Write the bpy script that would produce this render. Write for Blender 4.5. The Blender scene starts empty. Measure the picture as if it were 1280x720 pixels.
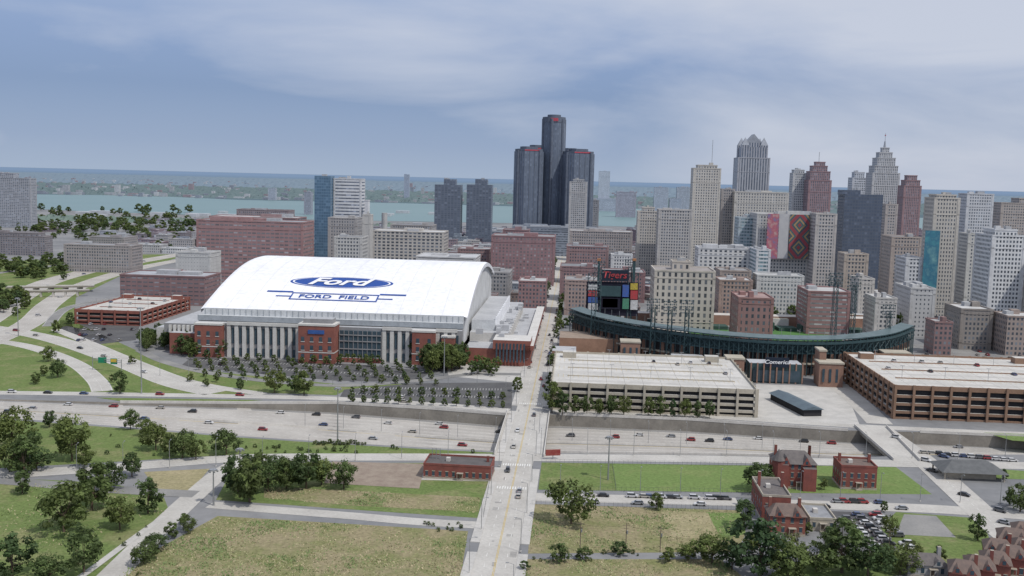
import bpy, math, random
from mathutils import Vector, Matrix, noise as mnoise
R=random.Random(11)
S=bpy.context.scene
# ------------------------------------------------------------ camera / survey helpers
F=1250.0; H=120.0
pit=math.atan(137.5/F); rol=math.radians(1.39)
Fw=Vector((0,math.cos(pit),-math.sin(pit))); U0=Vector((0,math.sin(pit),math.cos(pit))); X0=Vector((1,0,0))
Rt=X0*math.cos(rol)+U0*math.sin(rol); Up=U0*math.cos(rol)-X0*math.sin(rol)
C=Vector((0,0,H))
def P(px,py,z=0.0):
    d=Fw+Rt*((px-640)/F)+Up*((360-py)/F)
    return C+d*((z-H)/d.z)
def proj(v):
    q=v-C; zc=q.dot(Fw); return 640+F*q.dot(Rt)/zc, 360-F*q.dot(Up)/zc
def ztop(x,y,py):
    dy=(360-py)/F
    a=dy*(Fw.x*x+Fw.y*y)-(Up.x*x+Up.y*y)
    return H+a/(Up.z-dy*Fw.z)
def hor(px): return 222.5+(px-640)*0.0243
def ppm(px,py): return (py-hor(px))/H
cam=bpy.data.cameras.new("camera"); co=bpy.data.objects.new("camera",cam); S.collection.objects.link(co)
cam.lens=F/1280*36; cam.sensor_width=36; cam.clip_end=200000; cam.clip_start=1
m=Matrix((Rt,Up,-Fw)).transposed().to_4x4(); m.translation=C; co.matrix_world=m; S.camera=co
S.view_settings.view_transform='Standard'; S.view_settings.look='None'; S.view_settings.exposure=0
GP=P(617,715); GQ=P(686,400); gd=(GQ-GP).normalized(); G=-math.atan2(gd.x,gd.y)
UV_=Vector((gd.x,gd.y,0)); VV=Vector((gd.y,-gd.x,0))
# ------------------------------------------------------------ light
el=math.radians(56); az=math.radians(130)
sd=Vector((math.cos(el)*math.sin(az),math.cos(el)*math.cos(az),math.sin(el)))
L=bpy.data.lights.new("sun","SUN"); L.energy=2.75; L.angle=math.radians(1.2); L.color=(1,.955,.88)
lo=bpy.data.objects.new("sun",L); S.collection.objects.link(lo); lo.rotation_euler=(-sd).to_track_quat('-Z','Y').to_euler()
W=bpy.data.worlds.new("World"); S.world=W; W.use_nodes=True
nt=W.node_tree; N=nt.nodes; LK=nt.links
bg=N["Background"]; bg.inputs[1].default_value=0.11
sky=N.new("ShaderNodeTexSky"); sky.sky_type='NISHITA'; sky.sun_disc=False; sky.sun_elevation=el; sky.sun_rotation=az
tc=N.new("ShaderNodeTexCoord"); sp=N.new("ShaderNodeSeparateXYZ"); LK.new(tc.outputs["Generated"],sp.inputs[0])
def ramp(nodes,els):
    r=nodes.new("ShaderNodeValToRGB"); e=r.color_ramp.elements
    while len(e)<len(els): e.new(.5)
    for i,(p,c) in enumerate(els):
        e[i].position=p; e[i].color=(c[0],c[1],c[2],1) if isinstance(c,tuple) else (c,c,c,1)
    return r
r1=ramp(N,[(0,(.36,.45,.60)),(.03,(.28,.37,.55)),(.08,(.215,.305,.50)),(.125,(.25,.345,.56)),(.17,(.34,.43,.63)),(.6,(.54,.58,.66))])
LK.new(sp.outputs[2],r1.inputs[0])
mp=N.new("ShaderNodeMapping"); mp.inputs["Scale"].default_value=(1.7,1.7,7.0); mp.inputs["Location"].default_value=(.35,.2,.1); LK.new(tc.outputs["Generated"],mp.inputs[0])
nz=N.new("ShaderNodeTexNoise"); nz.inputs["Scale"].default_value=1.6; nz.inputs["Detail"].default_value=9; nz.inputs["Roughness"].default_value=.52; nz.inputs["Distortion"].default_value=.35
LK.new(mp.outputs[0],nz.inputs[0])
def vm(nodes,links,op,a,b=None,c=None,clamp=False):
    n=nodes.new("ShaderNodeMath"); n.operation=op; n.use_clamp=clamp
    for i,x in enumerate((a,b,c)):
        if x is None: continue
        if isinstance(x,(int,float)): n.inputs[i].default_value=x
        else: links.new(x,n.inputs[i])
    return n.outputs[0]
az_=vm(N,LK,'MULTIPLY_ADD',sp.outputs[0],.40,-.02)
up_=vm(N,LK,'MULTIPLY_ADD',sp.outputs[2],1.1,-.1)
s_=vm(N,LK,'ADD',vm(N,LK,'ADD',nz.outputs[0],az_),up_)
r2=ramp(N,[(.40,0.0),(.52,.35),(.76,1.0)]); LK.new(s_,r2.inputs[0])
def mixc(nodes,links,f,a,b,bt='MIX'):
    n=nodes.new("ShaderNodeMix"); n.data_type='RGBA'; n.blend_type=bt
    for i,x in ((0,f),(6,a),(7,b)):
        if isinstance(x,(int,float)): n.inputs[i].default_value=x
        elif isinstance(x,tuple): n.inputs[i].default_value=(x[0],x[1],x[2],1)
        else: links.new(x,n.inputs[i])
    return n.outputs[2]
cl=mixc(N,LK,r2.outputs[0],r1.outputs[0],(.57,.61,.72))
sc=N.new("ShaderNodeVectorMath"); sc.operation='SCALE'; LK.new(cl,sc.inputs[0]); sc.inputs["Scale"].default_value=9.3
fin=mixc(N,LK,.9,sky.outputs[0],sc.outputs[0]); LK.new(fin,bg.inputs[0])
# ------------------------------------------------------------ materials
HAZE_COL=(.34,.41,.54)
def haze_blend(c,D):  # aerial haze painted into the base colour, stronger with distance D
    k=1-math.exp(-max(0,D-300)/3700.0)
    return tuple(c[i]*(1-k)+HAZE_COL[i]*k for i in range(3))
def desat(c,s=.22,k=1.1):
    l=sum(c)/3; return tuple(min(.72,(x*(1-s)+l*s)*k) for x in c)
_m={}
def newmat(name):
    mt=bpy.data.materials.new(name); mt.use_nodes=True
    return mt,mt.node_tree.nodes,mt.node_tree.links,mt.node_tree.nodes["Principled BSDF"]
def noise(N,LK,vec,s,d=4,r=.6):
    n=N.new("ShaderNodeTexNoise"); n.inputs["Scale"].default_value=s; n.inputs["Detail"].default_value=d; n.inputs["Roughness"].default_value=r
    if vec: LK.new(vec,n.inputs[0])
    return n.outputs[0]
def mat(name,c,c2=None,s=.3,rough=.85,metal=0,spec=.25,lo=.35,hi=.65,fine=None,D=0):
    key=(name,c,c2,D)
    if key in _m: return _m[key]
    mt,N,LK,b=newmat(name)
    c=haze_blend(c,D); c2=haze_blend(c2,D) if c2 else tuple(x*.78 for x in c)
    g=N.new("ShaderNodeNewGeometry").outputs["Position"]
    rr=ramp(N,[(lo,0.),(hi,1.)]); LK.new(noise(N,LK,g,s),rr.inputs[0])
    col=mixc(N,LK,rr.outputs[0],c,c2)
    f=noise(N,LK,g,fine or s*9,3)
    col=mixc(N,LK,.55,col,mixc(N,LK,f,(.55,.55,.55),(1.35,1.35,1.35)),'MULTIPLY')
    LK.new(col,b.inputs["Base Color"]); b.inputs["Roughness"].default_value=rough; b.inputs["Metallic"].default_value=metal
    b.inputs["Specular IOR Level"].default_value=spec
    _m[key]=mt; return mt
def grassmat(name,a,bc,br,kb=.5):
    if name in _m: return _m[name]
    mt,N,LK,b=newmat(name); g=N.new("ShaderNodeNewGeometry").outputs["Position"]
    col=mixc(N,LK,noise(N,LK,g,.03,4),a,bc)
    rr=ramp(N,[(kb-.06,0.),(kb+.13,1.)]); LK.new(noise(N,LK,g,.055,8,.7),rr.inputs[0])
    col=mixc(N,LK,rr.outputs[0],col,br)
    r3=ramp(N,[(.35,.6),(.7,1.28)]); LK.new(noise(N,LK,g,.7,6,.75),r3.inputs[0])
    col=mixc(N,LK,.8,col,r3.outputs[0],'MULTIPLY')
    LK.new(col,b.inputs["Base Color"]); b.inputs["Roughness"].default_value=.95; b.inputs["Specular IOR Level"].default_value=.1
    _m[name]=mt; return mt
def facade(wall,glass,fh=3.6,bw=3.2,wf=.5,hf=.55,D=0,rough=.25,vr=1.0):
    key=('f',wall,glass,fh,bw,wf,hf,round(D,-2),vr)
    if key in _m: return _m[key]
    mt,N,LK,b=newmat("facade"); w=haze_blend(wall,D); gl=haze_blend(glass,D*.9)
    uv=N.new("ShaderNodeUVMap").outputs[0]; s=N.new("ShaderNodeSeparateXYZ"); LK.new(uv,s.inputs[0])
    u=vm(N,LK,'DIVIDE',s.outputs[0],bw); v=vm(N,LK,'DIVIDE',s.outputs[1],fh)
    mu=vm(N,LK,'LESS_THAN',vm(N,LK,'ABSOLUTE',vm(N,LK,'SUBTRACT',vm(N,LK,'FRACT',u),.5)),wf/2+(.01 if wf>=1 else 0))
    mv=vm(N,LK,'LESS_THAN',vm(N,LK,'ABSOLUTE',vm(N,LK,'SUBTRACT',vm(N,LK,'FRACT',v),.5)),hf/2+(.01 if hf>=1 else 0))
    mk=vm(N,LK,'MULTIPLY',mu,mv)
    cb=N.new("ShaderNodeCombineXYZ"); LK.new(vm(N,LK,'FLOOR',u),cb.inputs[0]); LK.new(vm(N,LK,'FLOOR',v),cb.inputs[1])
    wn=N.new("ShaderNodeTexWhiteNoise"); wn.noise_dimensions='2D'; LK.new(cb.outputs[0],wn.inputs[0])
    g=N.new("ShaderNodeNewGeometry").outputs["Position"]
    rg=ramp(N,[(0,tuple(x*(1-.45*vr) for x in gl)),(.75,gl),(1,tuple(min(1,x*(1+.5*vr)+.08*vr) for x in gl))]); LK.new(wn.outputs[0],rg.inputs[0])
    wc=mixc(N,LK,noise(N,LK,g,.06,5),tuple(x*1.12 for x in w),tuple(x*.8 for x in w))
    mp2=N.new("ShaderNodeMapping"); mp2.inputs["Scale"].default_value=(.5,.5,.03); LK.new(g,mp2.inputs[0])
    wc=mixc(N,LK,.5,wc,mixc(N,LK,noise(N,LK,mp2.outputs[0],1,3),(.6,.6,.6),(1.35,1.35,1.35)),'MULTIPLY')
    col=mixc(N,LK,mk,wc,rg.outputs[0]); LK.new(col,b.inputs["Base Color"])
    LK.new(vm(N,LK,'MULTIPLY_ADD',mk,-.85+rough,.85),b.inputs["Roughness"])
    b.inputs["Specular IOR Level"].default_value=.4
    _m[key]=mt; return mt
# ------------------------------------------------------------ mesh builder
class MB:
    def __init__(s): s.v=[];s.f=[];s.uv=[];s.m=[];s.mats=[];s.bw=None
    def mi(s,mt):
        if mt not in s.mats: s.mats.append(mt)
        return s.mats.index(mt)
    def face(s,pts,mt,uv=None):
        n=len(s.v); s.v+= [tuple(p) for p in pts]; s.f.append(tuple(range(n,n+len(pts))))
        s.uv+= uv if uv else [(p[0],p[1]) for p in pts]; s.m.append(s.mi(mt))
    def wall(s,a,b,z0,z1,mt,vb=None):
        w=math.hypot(b[0]-a[0],b[1]-a[1]); k=w
        if s.bw: k=max(1,round(w/s.bw))*s.bw
        vb=z0 if vb is None else vb
        s.face([(a[0],a[1],z0),(b[0],b[1],z0),(b[0],b[1],z1),(a[0],a[1],z1)],mt,[(0,z0-vb),(k,z0-vb),(k,z1-vb),(0,z1-vb)])
    def prism(s,poly,z0,z1,side,top=None,bot=False):
        n=len(poly)
        for i in range(n): s.wall(poly[i],poly[(i+1)%n],z0,z1,side)
        s.face([(p[0],p[1],z1) for p in poly],top or side)
        if bot: s.face([(p[0],p[1],z0) for p in reversed(poly)],side)
    def rect(s,c,w,d,rot):
        cr,sr=math.cos(rot),math.sin(rot)
        return [(c[0]+x*cr-y*sr,c[1]+x*sr+y*cr) for x,y in ((-w/2,-d/2),(w/2,-d/2),(w/2,d/2),(-w/2,d/2))]
    def box(s,c,w,d,z0,z1,side,top=None,rot=None,bot=True):
        s.prism(s.rect(c,w,d,G if rot is None else rot),z0,z1,side,top,bot)
    def rbox(s,c,w,d,z0,z1,side,roof,rot=None,trim=None,par=.9,th=.45):
        rot=G if rot is None else rot
        o=s.rect(c,w,d,rot); zc=z1
        if trim:
            zc=z1-1.3
            for i in range(4): s.wall(o[i],o[(i+1)%4],z0,zc,side)
            o=s.rect(c,w+.7,d+.7,rot)
            for i in range(4): s.wall(o[i],o[(i+1)%4],zc,z1,trim)
            s.face([(p[0],p[1],zc) for p in reversed(o)],trim)
        else:
            for i in range(4): s.wall(o[i],o[(i+1)%4],z0,z1,side)
        n=s.rect(c,w-2*th,d-2*th,rot)
        for i in range(4):
            j=(i+1)%4
            s.face([(*o[i],z1),(*o[j],z1),(*n[j],z1),(*n[i],z1)],trim or roof)
            s.wall(n[j],n[i],z1-par,z1,trim or roof)
        s.face([(*p,z1-par) for p in n],roof)
    def cyl(s,x,y,r,z0,z1,side,top=None,n=16,r2=None,cap=True):
        r2=r if r2 is None else r2; u=0
        for i in range(n):
            a=2*math.pi*i/n;b=2*math.pi*(i+1)/n; du=2*math.pi*r/n
            s.face([(x+r*math.cos(a),y+r*math.sin(a),z0),(x+r*math.cos(b),y+r*math.sin(b),z0),(x+r2*math.cos(b),y+r2*math.sin(b),z1),(x+r2*math.cos(a),y+r2*math.sin(a),z1)],side,[(u,0),(u+du,0),(u+du,z1-z0),(u,z1-z0)]); u+=du
        if cap: s.face([(x+r2*math.cos(2*math.pi*i/n),y+r2*math.sin(2*math.pi*i/n),z1) for i in range(n)],top or side)
    def bar(s,p,q,r,mt,n=4,r2=None):
        p=Vector(p);q=Vector(q);d=(q-p).normalized(); a=d.orthogonal().normalized(); b=d.cross(a); r2=r if r2 is None else r2
        A=[p+(a*math.cos(2*math.pi*i/n)+b*math.sin(2*math.pi*i/n))*r for i in range(n)]
        B=[q+(a*math.cos(2*math.pi*i/n)+b*math.sin(2*math.pi*i/n))*r2 for i in range(n)]
        for i in range(n): s.face([A[i],A[(i+1)%n],B[(i+1)%n],B[i]],mt)
        s.face(B,mt)
    def mesh(s,name,o=(0,0,0)):
        me=bpy.data.meshes.new(name)
        me.from_pydata([(a-o[0],b-o[1],c-o[2]) for a,b,c in s.v],[],s.f)
        for mt in s.mats: me.materials.append(mt)
        me.polygons.foreach_set("material_index",s.m)
        ul=me.uv_layers.new(name="UVMap"); ul.data.foreach_set("uv",[x for t in s.uv for x in t])
        me.update(); return me
    def obj(s,name,o=None,parent=None):
        if o is None:
            n=len(s.v); o=(sum(a[0] for a in s.v)/n,sum(a[1] for a in s.v)/n,0) if not parent else (0,0,0)
        ob=bpy.data.objects.new(name,s.mesh(name,o)); ob.location=o; S.collection.objects.link(ob)
        if parent: ob.parent=parent; ob.matrix_parent_inverse=Matrix.Identity(4)
        return ob
def empty(name):
    e=bpy.data.objects.new(name,None); S.collection.objects.link(e); return e
def put(me,name,loc,rz=0,sc=1):
    ob=bpy.data.objects.new(name,me); ob.location=loc; ob.rotation_euler=(0,0,rz)
    ob.scale=sc if isinstance(sc,tuple) else (sc,sc,sc); S.collection.objects.link(ob); return ob
# colours
asph=mat("asphalt",(.085,.085,.09),(.12,.12,.12),.08,fine=1.5)
asphL=mat("asphalt_worn",(.20,.20,.20),(.28,.275,.265),.05,fine=1.2)
conc=mat("concrete_road",(.50,.485,.455),(.41,.395,.37),.06,fine=.9)
concF=mat("freeway_concrete",(.46,.44,.41),(.37,.35,.325),.05,fine=.8)
side_=mat("sidewalk",(.52,.505,.48),(.43,.42,.40),.15,fine=1.5)
wallc=mat("retaining_wall",(.27,.25,.22),(.19,.175,.155),.1,fine=1)
conw=mat("light_concrete",(.58,.56,.53),(.49,.47,.44),.1)
paint=mat("road_paint",(.75,.75,.72),(.6,.6,.58),.5)
yellow=mat("yellow_paint",(.6,.42,.06),(.5,.36,.08),.5)
lawn=grassmat("lawn",(.125,.18,.06),(.165,.215,.075),(.25,.245,.125),.55)
lawnB=grassmat("bright_lawn",(.145,.22,.07),(.175,.24,.085),(.22,.255,.105),.58)
rough_g=grassmat("rough_grass",(.17,.195,.08),(.22,.22,.10),(.29,.25,.155),.44)
dry=grassmat("dry_grass",(.27,.25,.14),(.34,.30,.18),(.38,.33,.21),.5)
cityg=mat("city_ground",(.25,.245,.24),(.16,.16,.16),.012,fine=.2,D=600)
steel=mat("galvanised_steel",(.42,.43,.44),None,.5,.45,.6)
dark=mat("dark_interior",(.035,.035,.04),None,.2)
dgreen=mat("green_steel",(.045,.085,.095),(.035,.065,.075),.2,.5)
seatg=mat("stadium_seats",(.05,.10,.085),(.04,.075,.065),.5)
white=mat("white_membrane",(.84,.85,.88),(.78,.79,.83),.02,.6,fine=.3)
red=mat("red_brick",(.28,.11,.085),(.21,.085,.07),.2)
wood=mat("weathered_wood",(.2,.16,.12),None,.5)
# ------------------------------------------------------------ ground sheet with freeway cutting
cols=[(-400,512,484,-.4),(-150,516,492,-.4),(0,522,499,-.6),(150,533,503,-1.2),(300,545,504,-2.5),(420,553,504,-5),(540,560,511,-6),(640,565,519,-6),(700,566,518,-6),(860,568,524.5,-6),(1060,572,538,-6),(1150,569,540,-6),(1280,568,546,-6),(1700,588,566,-6)]
nearT=[P(a,b) for a,b,c,d in cols]; farT=[P(a,c) for a,b,c,d in cols]
g=MB()
def column(nt_,ft_,z,xf,xn):
    nb=Vector((nt_.x,nt_.y+ (1.0 if z>-.01 else min(7.,abs(z)*1.3)),z)); fb=Vector((ft_.x,ft_.y-.3,z))
    return [Vector((xn,-3000,0)),nt_,nb,fb,ft_,Vector((xf,90000,0))]
cs=[column(Vector((-30000,nearT[0].y,0)),Vector((-30000,nearT[0].y+40,0)),0,-90000,-30000)]
for i in range(len(cols)):
    cs.append(column(nearT[i],farT[i],cols[i][3],-40000+80000*i/(len(cols)-1),nearT[i].x*3))
cs.append(column(Vector((30000,nearT[-1].y,0)),Vector((30000,nearT[-1].y+40,0)),0,90000,30000))
rm=[cityg,wallc,concF,wallc,cityg]
for i in range(len(cs)-1):
    for j in range(5):
        mt=rm[j]
        if j==1 and i<8: mt=lawn
        g.face([cs[i][j],cs[i+1][j],cs[i+1][j+1],cs[i][j+1]],mt)
g.obj("ground",(0,0,0))
NB=[c[2] for c in cs[1:-1]]; FB=[c[3] for c in cs[1:-1]]; CX=[c[0] for c in cols]
def fway(x,t):
    for i in range(len(CX)-1):
        if x<=CX[i+1]: break
    k=(x-CX[i])/(CX[i+1]-CX[i])
    return (NB[i].lerp(NB[i+1],k)).lerp(FB[i].lerp(FB[i+1],k),t)
mk=MB(); shd=mat("shoulder_asphalt",(.27,.265,.26),(.22,.215,.21),.1,fine=1.2); wrn=mat("tyre_wear",(.41,.39,.365),(.31,.30,.28),.12,fine=1.5)
for t0,t1 in ((.0,.065),(.465,.535),(.935,1.)):
    x=-380
    while x<1680:
        u=Vector((0,0,.015)); mk.face([fway(x,t0)+u,fway(x+25,t0)+u,fway(x+25,t1)+u,fway(x,t1)+u],shd); x+=25
for t in (.12,.22,.315,.41,.59,.685,.78,.88):
    for o in (-.75,.75):
        x=-380
        while x<1680:
            u=Vector((0,o-.28,.012)); v=Vector((0,o+.28,.012)); a=fway(x,t);b=fway(x+30,t); mk.face([a+u,b+u,b+v,a+v],wrn); x+=30
mk.obj("road_shoulder",(0,0,0))
mk=MB()
for t,st in ((.07,0),(.46,2),(.54,2),(.93,0),(.17,1),(.27,1),(.36,1),(.64,1),(.73,1),(.83,1)):
    x=-380
    while x<1680:
        stp=10 if st==1 else 25
        a=fway(x,t);b=fway(x+(4 if st==1 else stp),t); w=Vector((0,.11 if st==1 else .14,0)); up=Vector((0,0,.03))
        mk.face([a-w+up,b-w+up,b+w+up,a+w+up],yellow if st==2 else paint); x+=stp
mk.obj("lane_markings",(0,0,0))
mb=MB(); x=-380
while x<1680:
    a=fway(x,.5);b=fway(x+20,.5)
    for w0,w1,z0,z1 in ((-.35,-.12,0,.95),(-.12,.12,.95,.95),(.12,.35,.95,0)):
        mb.face([a+Vector((0,w0,z0)),b+Vector((0,w0,z0)),b+Vector((0,w1,z1)),a+Vector((0,w1,z1))],conw)
    x+=20
mb.obj("median_barrier",(0,0,0))
def strip(name,pts,w,z0,z1,mt,top=None):
    m_=MB()
    for i in range(len(pts)-1):
        a,b=pts[i],pts[i+1]; d=(b-a).normalized(); n=Vector((-d.y,d.x,0))*w/2
        m_.prism([(a-n)[:2],(b-n)[:2],(b+n)[:2],(a+n)[:2]],z0,z1,mt,top or mt)
    return m_.obj(name)
for sl_ in (farT[3:8],farT[8:11],farT[11:14]): strip("parapet_wall",[p+Vector((0,.1,0)) for p in sl_],.5,-.4,1.0,conw)
strip("parapet_wall",[p-Vector((0,.3,0)) for p in nearT[8:11]],.5,-.4,1.0,conw)
# ------------------------------------------------------------ flat surfaces
def poly(name,pts,mt,z=.03):
    m_=MB(); m_.face([P(a,b)+Vector((0,0,z)) for a,b in pts][::-1],mt); ob=m_.obj(name,(0,0,0))
    me=ob.data
    if me.polygons[0].normal.z<0: me.flip_normals()
    return ob
def smooth(pts,n=8):
    o=[]
    for i in range(len(pts)-1):
        p0=pts[max(i-1,0)];p1=pts[i];p2=pts[i+1];p3=pts[min(i+2,len(pts)-1)]
        for k in range(n):
            t=k/n; o.append(.5*((2*p1)+(p2-p0)*t+(2*p0-5*p1+4*p2-p3)*t*t+(3*p1-p0-3*p2+p3)*t**3))
    o.append(pts[-1]); return o
def ribbon(name,px,w,mt,z=.06,sm=True,dash=None,edge=True):
    pts=[P(a,b) for a,b in px]
    pts=smooth(pts) if sm and len(pts)>2 else pts
    nn=[]
    for i in range(len(pts)):
        d=(pts[min(i+1,len(pts)-1)]-pts[max(i-1,0)]).normalized(); nn.append(Vector((-d.y,d.x,0)))
    def line(m_,off,hw,zz,mt2,on=None,per=None):
        for i in range(len(pts)-1):
            a,b=pts[i],pts[i+1]; L_=(b-a).length
            if on is None:
                m_.face([a+nn[i]*(off-hw)+zz,b+nn[i+1]*(off-hw)+zz,b+nn[i+1]*(off+hw)+zz,a+nn[i]*(off+hw)+zz],mt2)
            else:
                k=0.
                while k<L_:
                    p=a.lerp(b,k/L_);q=a.lerp(b,min(1,(k+on)/L_)); n_=nn[i]
                    m_.face([p+n_*(off-hw)+zz,q+n_*(off-hw)+zz,q+n_*(off+hw)+zz,p+n_*(off+hw)+zz],mt2); k+=per
    m_=MB(); line(m_,0,w/2,Vector((0,0,z)),mt); m_.obj(name,(0,0,0))
    if dash is not None or edge:
        m2=MB(); zz=Vector((0,0,z+.03))
        if edge: line(m2,w/2-.5,.1,zz,paint); line(m2,-w/2+.5,.1,zz,paint)
        for o in (dash or []): line(m2,o,.08,zz,paint,3,9)
        m2.obj("lane_markings",(0,0,0))
    return pts
poly("grass_verge",[(-200,330),(60,325),(150,318),(235,318),(150,345),(95,372),(92,402),(175,440),(330,489),(330,493),(-200,489)],lawn)
poly("grass_verge",[(-200,522),(0,524),(150,535),(300,547),(420,555),(540,562),(622,566),(622,568),(300,568),(150,577),(-200,596)],lawn)
poly("grass_verge",[(120,497),(330,500),(290,503),(150,501.5)],lawn)
poly("meadow",[(-200,590),(60,600),(140,604),(205,622),(212,640),(115,745),(-400,745)],lawn)
poly("meadow",[(272,645),(585,664),(572,745),(120,745),(190,690)],rough_g)
poly("meadow",[(295,578),(616,579),(603,648),(440,637),(270,625)],lawn,.03)
poly("meadow",[(330,608),(600,622),(598,640),(440,632),(330,622)],rough_g,.05)
poly("lawn",[(677,578),(955,582),(962,616),(673,612)],lawnB)
poly("lawn",[(765,580),(770,613),(673,611),(677,579)],lawn,.05)
poly("lawn",[(1020,582),(1120,584),(1165,618),(960,616)],lawnB)
poly("meadow",[(665,630),(925,638),(932,668),(920,690),(660,692)],rough_g)
poly("dry_patch",[(825,638),(885,641),(900,674),(842,672)],dry,.06)
poly("lawn",[(882,640),(930,642),(932,668),(902,672)],lawnB,.05)
poly("meadow",[(656,699),(900,699),(960,745),(650,745)],rough_g)
poly("meadow",[(1120,640),(1225,648),(1245,690),(1160,715),(900,745),(1100,660)],lawn)
poly("dirt_lot",[(1130,643),(1170,645),(1195,672),(1120,668)],asphL,.06)
poly("lawn",[(1225,585),(1300,590),(1300,600),(1240,598)],lawnB,.05)
poly("lawn",[(1230,541),(1330,545),(1330,556),(1265,551)],lawnB,.2)
poly("dirt_lot",[(180,590),(262,586),(240,612),(200,618)],dry,.05)
poly("parking_lot",[(1018,638),(1085,641),(1125,690),(1035,697)],asph,.07)
poly("parking_lot",[(415,577),(532,580),(524,611),(405,604)],mat("cracked_paving",(.24,.19,.155),(.31,.26,.21),.25),.09)
poly("forecourt",[(530,580),(617,582),(614,602),(526,600)],conc,.07)
poly("parking_lot",[(240,446),(330,449),(450,456),(540,464),(520,478),(420,476),(300,465),(225,458)],asph)
poly("parking_lot",[(430,487),(520,479),(640,478),(640,512),(540,503),(425,496)],asph)
poly("grass_verge",[(155,440),(225,460),(300,468),(420,480),(520,480),(430,489),(420,494),(330,491),(225,480)],lawn,.02)
poly("plaza",[(560,448),(672,452),(662,480),(560,470)],side_,.02)
poly("parking_lot",[(75,400),(175,405),(170,425),(110,432),(75,418)],asph)
poly("plaza",[(945,480),(1055,484),(1075,532),(945,522)],side_,.02)
poly("parking_lot",[(1135,430),(1300,440),(1300,462),(1150,460)],asphL)
mk=MB()
for (xa_,ya_,xb_,yb_,n_) in ((250,450,430,458,46),(262,457,505,470,60),(450,485,630,487,48),(440,492,630,497,52)):
    A_=P(xa_,ya_);B_=P(xb_,yb_)
    for k in range(n_):
        q=A_.lerp(B_,k/n_); mk.face([q+Vector((-.09,-2.6,.06)),q+Vector((.09,-2.6,.06)),q+Vector((.09,2.6,.06)),q+Vector((-.09,2.6,.06))],paint)
mk.obj("stall_markings",(0,0,0))
def wpoly(name,pts,mt,z):
    m_=MB(); m_.face([(a,b,z) for a,b in pts],mt); return m_.obj(name,(0,0,0))
mt,N_,LK_,b_=newmat("river_water")
b_.inputs["Roughness"].default_value=.45
bm_=N_.new("ShaderNodeBump"); bm_.inputs["Strength"].default_value=.3; gg=N_.new("ShaderNodeNewGeometry")
LK_.new(noise(N_,LK_,gg.outputs["Position"],.08,5),bm_.inputs["Height"]); LK_.new(bm_.outputs[0],b_.inputs["Normal"])
cc=mixc(N_,LK_,noise(N_,LK_,gg.outputs["Position"],.002,4),(.14,.225,.24),(.185,.27,.28)); LK_.new(cc,b_.inputs["Base Color"])
b_.inputs["Specular IOR Level"].default_value=.25
nb=[P(-300,262),P(60,262),P(100,264),P(250,269),P(400,275),P(640,279),P(800,284),P(1100,292),P(1600,303)]
fb=[P(1600,276),P(1100,272),P(900,265),P(800,261),P(640,258),P(500,254),P(300,250),P(180,244.5),P(30,243),P(-300,236)]
wpoly("river",[(p.x,p.y) for p in nb+fb],mt,.3)
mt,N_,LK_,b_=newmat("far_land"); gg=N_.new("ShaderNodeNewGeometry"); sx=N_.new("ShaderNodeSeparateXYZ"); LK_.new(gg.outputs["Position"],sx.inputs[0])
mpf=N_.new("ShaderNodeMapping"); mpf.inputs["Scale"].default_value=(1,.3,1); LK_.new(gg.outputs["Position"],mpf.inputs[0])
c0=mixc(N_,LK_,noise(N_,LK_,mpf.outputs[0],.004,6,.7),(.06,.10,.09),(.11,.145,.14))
rr=ramp(N_,[(.05,.1),(.2,.6),(.8,1.)]); LK_.new(vm(N_,LK_,'DIVIDE',sx.outputs[1],40000),rr.inputs[0])  # haze painted into the land colour: fades to pale blue with distance
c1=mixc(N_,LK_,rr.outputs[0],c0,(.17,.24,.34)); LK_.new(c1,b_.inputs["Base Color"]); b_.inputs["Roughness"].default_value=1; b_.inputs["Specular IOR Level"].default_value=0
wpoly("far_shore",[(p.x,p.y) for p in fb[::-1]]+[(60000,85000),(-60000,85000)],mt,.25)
# ------------------------------------------------------------ roads
ribbon("service_road",[(-150,490),(0,491),(150,493),(330,496),(420,498.5),(540,505.5),(636,513.5)],9,conc,dash=[0])
ribbon("service_road",[(690,513.5),(860,519.5),(1060,532),(1180,538),(1330,545)],8,conc,dash=[0])
ribbon("service_road",[(1330,583),(1100,579),(860,573.5),(640,572),(450,571.5),(300,573),(150,584),(-100,600)],11,conc,z=.08,dash=[1.8,-1.8])
ribbon("side_street",[(655,621),(780,624),(900,627),(1050,632),(1180,637),(1320,648)],10,conc,edge=False)
ribbon("side_street",[(606,657),(520,652),(440,645),(350,638),(262,631)],7,conc,edge=False)
ribbon("side_street",[(310,572),(275,592),(240,622),(205,655),(160,700),(110,750)],9,conc,z=.1,edge=False)
ribbon("side_street",[(-60,596),(40,604),(110,610),(170,614),(245,618)],8,asphL,z=.11,edge=False)
ribbon("footpath",[(206,645),(160,678),(110,715),(80,735)],2.5,side_,z=.14,edge=False)
ribbon("cross_street",[(1095,532),(1150,572),(1195,612),(1250,662),(1320,720)],12,conc,z=.12,edge=False,dash=[0])
ribbon("slip_road",[(-60,424),(0,427),(50,437),(95,455),(120,475),(128,489)],11,conc,dash=[0])
ribbon("freeway",[(-60,404),(0,411),(70,425),(150,452),(215,478),(270,491)],16,conc,dash=[-3.5,0,3.5])
ribbon("slip_road",[(70,412),(110,428),(175,455),(240,478),(330,493)],8,conc,z=.09)
ribbon("freeway",[(-60,425),(-10,395),(25,371),(62,352),(120,337),(190,324),(250,314)],26,concF,z=.04,dash=[-7,-3.5,0,3.5,7])
ribbon("freeway",[(-30,435),(35,405),(62,380),(95,360),(150,341),(220,326),(290,316)],20,concF,z=.07,dash=[-4,0,4])
ribbon("slip_road",[(-60,350),(0,341),(60,333),(130,322),(210,312)],12,asphL,z=.05)
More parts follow.
